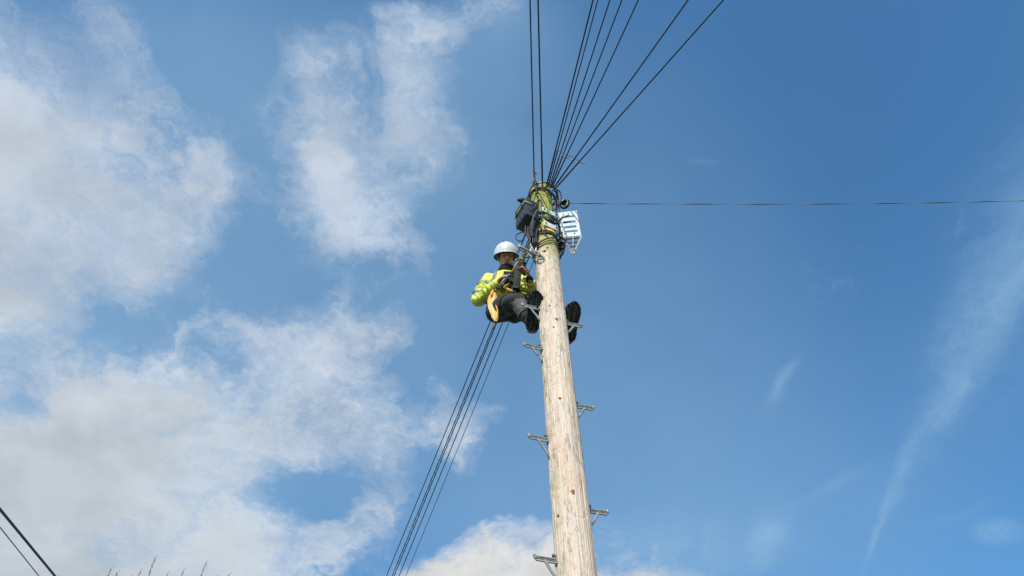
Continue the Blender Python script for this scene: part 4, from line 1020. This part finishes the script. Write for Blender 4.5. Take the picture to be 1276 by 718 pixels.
# --- boots
def boot(heel, toe, sidehint):
    T = (toe - heel).normalized(); dn = ray(666, 388) * -1; dn = (dn - T * dn.dot(T)).normalized(); X = T.cross(dn).normalized()
    if X.x < 0: X = -X
    L = (toe - heel).length
    bt = bpy.data.objects.new('boot', None)
    prof = [(0, .022), (.02, .040), (.06, .049), (.13, .052), (.27, .050), (.38, .049), (.50, .052), (.62, .058), (.74, .060), (.84, .057), (.92, .045), (.98, .026), (1.0, .010)]
    zz = np.array(prof)
    NP = 44; out = []
    for i in range(NP):
        a = 2 * math.pi * i / NP
        t = .5 - .5 * math.cos(a); w = float(np.interp(t, zz[:, 0], zz[:, 1])) * 1.25
        sg = 1 if a < math.pi else -1
        bend = .012 * math.sin(math.pi * t) * sidehint
        out.append((sg * w * min(1, abs(math.sin(a)) ** .35) + bend, t * L))
    def pt(x, y, d): return heel + X * x + T * y + dn * d
    up = MB()
    # upper: loft from sole outline to ankle
    lv = []
    levels = [(0.0, 1.0, 0, 1.0), (-.03, 1.0, 0, 1.0), (-.055, .92, .0, .96), (-.085, .80, -.01, .80), (-.12, .74, .0, .52), (-.17, .72, .005, .38), (-.21, .78, .0, .36)]
    for (d, wx, sh, ly) in levels:
        for (x, y) in out: lv.append(pt(x * wx, .0 + y * ly + (sh + .02 * (1 - ly)), d - .018))
    k = len(levels)
    up.add(lv, [(i * NP + j, i * NP + (j + 1) % NP, (i + 1) * NP + (j + 1) % NP, (i + 1) * NP + j) for i in range(k - 1) for j in range(NP)] + [tuple(range(NP)), tuple((k - 1) * NP + j for j in range(NP))])
    me = mesh_from(up.v, up.f, MAT['leather'], True, 'boot')
    bm = bmesh.new(); bm.from_mesh(me); bmesh.ops.recalc_face_normals(bm, faces=bm.faces); bm.to_mesh(me); bm.free()
    bo = link('boot', me, man)
    so = MB(); lv = []
    for d, g_ in ((-.020, 1.02), (-.016, 1.06), (.004, 1.06), (.008, 1.03)):
        for (x, y) in out: lv.append(pt(x * g_, L / 2 + (y - L / 2) * (1 + (g_ - 1) * .4), d))
    so.add(lv, [(i * NP + j, i * NP + (j + 1) % NP, (i + 1) * NP + (j + 1) % NP, (i + 1) * NP + j) for i in range(3) for j in range(NP)] + [tuple(range(NP)), tuple(3 * NP + j for j in range(NP))])
    so.build('sole', MAT['rubber'], bo)
    tr = MB()
    for i in range(0, NP, 1):                            # lugs round the edge
        x, y = out[i]; x2, y2 = out[(i + 1) % NP]
        tt = y / L
        if .40 < tt < .50: continue
        if i % 2: continue
        c = V3((x + x2) / 2 * .995, (y + y2) / 2 * .985 + .002, 0); tg = V3(x2 - x, y2 - y, 0)
        if tg.length < .004: continue
        tg.normalize(); ng = V3(tg.y, -tg.x, 0)
        ct = pt(c.x, c.y, .013); tx = X * tg.x + T * tg.y; nx = X * ng.x + T * ng.y
        tr.box(ct, tx * .0075, nx * .0065, dn * .006)
    for yy in list(np.arange(.035, .36, .045)) + list(np.arange(.52, .95, .05)):
        w = float(np.interp(yy, zz[:, 0], zz[:, 1])); b_ = .012 * math.sin(math.pi * yy) * sidehint
        for s in (-1, 1): 
            c = pt(s * w * .38 + b_, yy * L, .012); v = (X + T * .45 * s).normalized()
            tr.box(c, v * w * .26, v.cross(dn) * .006, dn * .003)
    tr.build('tread', MAT['rubber'], bo, smooth=False)['kind'] = 'stuff'
    w_ = MB(); w_.tube([pt(x * 1.03, y, -.026) for (x, y) in out + out[:1]], .005, 6, cap=False); w_.build('welt', MAT['leather'], bo)
    lc = MB()
    for i in range(5):
        y = L * (.62 - .07 * i); d = -.075 - .022 * i
        lc.tube([pt(-.03, y, d), pt(0, y + .01, d - .012), pt(.03, y, d)], .0035, 5)
    lc.build('laces', MAT['cable'], bo)
    return bo
boot(heR, toR, 1); boot(heL, toL, -1)
# bootlace end hanging from the far boot
m = MB(); m.tube(spline([at(713, 405, 4.62), at(716, 408, 4.6), at(716.5, 413, 4.6), at(714.5, 415, 4.6)], 5), .004, 5); m.build('lace_end', MAT['cable'], man)

# ------------------------------------------------------------------ what he holds and carries
fx = -ray(644, 345)
tk = thing('cable_closure', 'dark upright cable closure with a grey front, held between the climber\'s hands', 'tool', at(644, 346, 4.70))
ax1 = (at(646, 331, 4.70) - at(643, 362, 4.72)); up1 = ax1.normalized(); sd1 = up1.cross(fx).normalized(); fx1 = sd1.cross(up1).normalized()
c = at(644.6, 347, 4.71)
m = MB(); m.box(c, sd1 * .035, fx1 * .032, up1 * ax1.length * .47, .014); m.build('closure_case', MAT['tester'], tk, autosmooth=True)
m = MB(); m.box(c + fx1 * .033 - sd1 * .004 - up1 * .012, sd1 * .022, fx1 * .003, up1 * ax1.length * .33, .003); m.build('front_panel', MAT['panel'], tk, autosmooth=True)
for s in (-1, 1):
    m = MB(); q = c + up1 * ax1.length * .47 + sd1 * .026 * s; m.tube([q - up1 * .01, q + up1 * .016], .010, 8); m.ball(q + up1 * .018, (sd1, fx1, up1), (.011, .011, .011), 10, 6); m.build('terminal', MAT['galv'], tk)
m = MB(); m.tube(spline([c - up1 * ax1.length * .46, c - up1 * ax1.length * .55 - sd1 * .02, at(634, 364, 4.74)], 6), .008, 6); m.build('lead', MAT['cable'], tk)
kt = thing('hand_tool', 'small black tool gripped in the climber\'s hand nearest the pole', 'tool', at(653, 333, 4.72))
q0, q1 = at(650.5, 329, 4.74), at(653.5, 341, 4.79)
m = MB(); m.capsule(q0, .030, q1, .024); m.build('tool_body', MAT['tester'], kt)
m = MB(); m.capsule(q0 - V3(.02, 0, 0), .015, q0 + V3(.03, 0, .01), .013); m.build('tool_head', MAT['tester'], kt)
pl = thing('pliers', 'grey metal pliers pointing down left from the climber\'s left-of-picture hand', 'tool', at(625, 350, 4.74))
m = MB(); m.tube([at(635.5, 341.5, 4.72), at(629, 347.5, 4.73), at(622, 357, 4.74)], [.006, .011, .009], 8); m.build('handle', MAT['galv'], pl)
m = MB(); m.tube([at(634, 343, 4.72), at(630, 350, 4.73), at(625, 359, 4.74)], [.005, .009, .008], 8); m.build('handle', MAT['tester'], pl)
cp = thing('chest_pouch', 'black chest pouch on the climber\'s harness behind the upright closure', 'pouch', at(641, 352, 4.79))
m = MB(); c2 = Pv + spine * .27 + front * .165 + across * .055; m.box(c2, across * .060, front * .022, spine * .075, .018); m.build('pouch_body', MAT['strap_dark'], cp, autosmooth=True)
m = MB(); m.box(c2 + front * .024 + spine * .035, across * .061, front * .006, spine * .040, .006); m.build('flap', MAT['fleece'], cp, autosmooth=True)
# cream leather pouch
po = thing('tool_pouch', 'cream yellow leather pouch hanging from the climber\'s harness at the hip', 'pouch', at(614, 366, 4.84))
prow = [(364, 612, 618), (369, 609, 619.5), (374, 607.2, 620), (380, 607.2, 621), (386, 609, 622), (392, 611.5, 622), (397, 613, 621.5), (401, 616, 620.5)]
b_ = MB(); NB = 7; vf, vb = [], []
for r_i, (y, x0, x1) in enumerate(prow):
    for q in range(NB):
        u = q / (NB - 1); bul = math.sin(math.pi * u) ** .6
        p = at(x0 + (x1 - x0) * u, y, 4.86); vf.append(p - ray(614, 380) * (.026 * bul + .012 * math.sin(u * 10 + r_i * .9))); vb.append(p + ray(614, 380) * .022 * bul)
fs_ = [(i * NB + j, i * NB + j + 1, (i + 1) * NB + j + 1, (i + 1) * NB + j) for i in range(len(prow) - 1) for j in range(NB - 1)]
b_.add(vf + vb, fs_ + [tuple(k + len(vf) for k in reversed(f)) for f in fs_] + [(i * NB + e0, (i + 1) * NB + e0, (i + 1) * NB + e0 + len(vf), i * NB + e0 + len(vf)) for i in range(len(prow) - 1) for e0 in (0, NB - 1)] + [(e0 + j, e0 + j + 1, e0 + j + 1 + len(vf), e0 + j + len(vf)) for e0 in (0, (len(prow) - 1) * NB) for j in range(NB - 1)])
pb_ = b_.build('pouch_body', MAT['pouch'], po); sb_ = pb_.modifiers.new('s', 'SUBSURF'); sb_.levels = sb_.render_levels = 2
m = MB(); m.tube(spline([at(618, 372, 4.82), at(618, 380, 4.81), at(620, 388, 4.81), at(618.5, 398, 4.82)], 6), .007, 6, flat=(.5, fx)); m.build('pouch_edge', MAT['strap'], po)
m = MB(); m.tube(spline([at(612, 368, 4.83), at(615, 362, 4.84), at(620, 360, 4.83)], 6), .013, 8, flat=(.35, fx)); m.build('pouch_hanger', MAT['strap'], po)
rp = thing('hanging_rope_end', 'short brown rope end hanging below the climber\'s pouch', 'rope', at(619, 398, 4.86))
m = MB(); m.tube([at(619, 397, 4.86), at(617, 404, 4.88), at(614.5, 411, 4.90)], [.011, .012, .007], 7); m.build('rope', MAT['tan'], rp)

# ------------------------------------------------------------------ bare tree at the foot of the frame
tr = thing('bare_tree', 'bare budding tree whose twig tips show at the lower left edge', 'tree', (-5.2, 8.4, 0))
rt = random.Random(12)
base = V3(-5.2, 8.6, 0)
tm = MB(); tp = [base, base + V3(.03, .02, 1.6), base + V3(-.05, .05, 3.4), base + V3(.04, .0, 4.6)]
tm.tube(spline(tp, 8), list(np.linspace(.13, .07, 25)), 12); tm.build('trunk', MAT['bark'], tr)
limbs = MB(); twigs = MB(); buds = MB()
tips = [(139, 705), (147, 710), (176, 708), (194, 692), (209, 712), (229, 708), (258, 697), (286, 713), (132, 716), (163, 716), (219, 717), (270, 716), (244, 719), (305, 724), (110, 726)]
extra = [(rt.uniform(90, 330), rt.uniform(728, 860)) for _ in range(90)]
limb_ends = []
for k in range(11):
    a = 2 * math.pi * k / 11 + rt.uniform(-.2, .2); s0_ = base + V3(0, 0, rt.uniform(2.4, 4.6))
    e_ = s0_ + V3(math.cos(a) * rt.uniform(.5, 1.1), math.sin(a) * rt.uniform(.4, .9), rt.uniform(1.0, 2.0))
    if e_.z > 5.9: e_.z = 5.9
    md = s0_.lerp(e_, .5) + V3(math.cos(a) * .15, math.sin(a) * .15, -.1)
    lp = spline([s0_, md, e_], 6); limbs.tube(lp, list(np.linspace(.045, .014, len(lp))), 7); limb_ends += [lp[6], lp[9], lp[12]]
limbs.build('limbs', MAT['bark'], tr)
def twig(tip, n=1, r0=.011):
    st = min(limb_ends, key=lambda q: (q - tip).length)
    md = tip + V3(rt.uniform(-.04, .02), rt.uniform(-.05, .05), -.42); st = st.lerp(md, .02)
    pp = spline([st, st.lerp(md, .5) + V3(0, 0, -.08), md, md.lerp(tip, .5) + V3(rt.uniform(-.012, .012), 0, 0), tip], 6); twigs.tube(pp, list(np.linspace(r0, .0035, len(pp))), 5)
    for q in range(14):
        f = 1 - q * .022; i = min(int(f * (len(pp) - 1)), len(pp) - 2); p = pp[i].lerp(pp[i + 1], f * (len(pp) - 1) - i)
        d = (pp[i + 1] - pp[i]).normalized(); a = q * 2.4; s_ = (V3(math.cos(a), math.sin(a), .2) - d * .1).normalized()
        b_ = p + s_ * .010 + d * .010; buds.ball(b_, (V3(1, 0, 0), V3(0, 1, 0), V3(0, 0, 1)), (.0065, .0065, .010), 6, 4)
for (x, y) in tips + extra:
    Y = 8.6 + rt.uniform(-.5, .5); twig(at(x, y + 2, Y))
props(twigs.build('twigs', MAT['bark'], tr), kind='stuff'); props(buds.build('buds', MAT['bud'], tr), kind='stuff')
# the pole leans very slightly to the left as it rises
pole.location.x += .036; pole.rotation_euler.y = -.0045
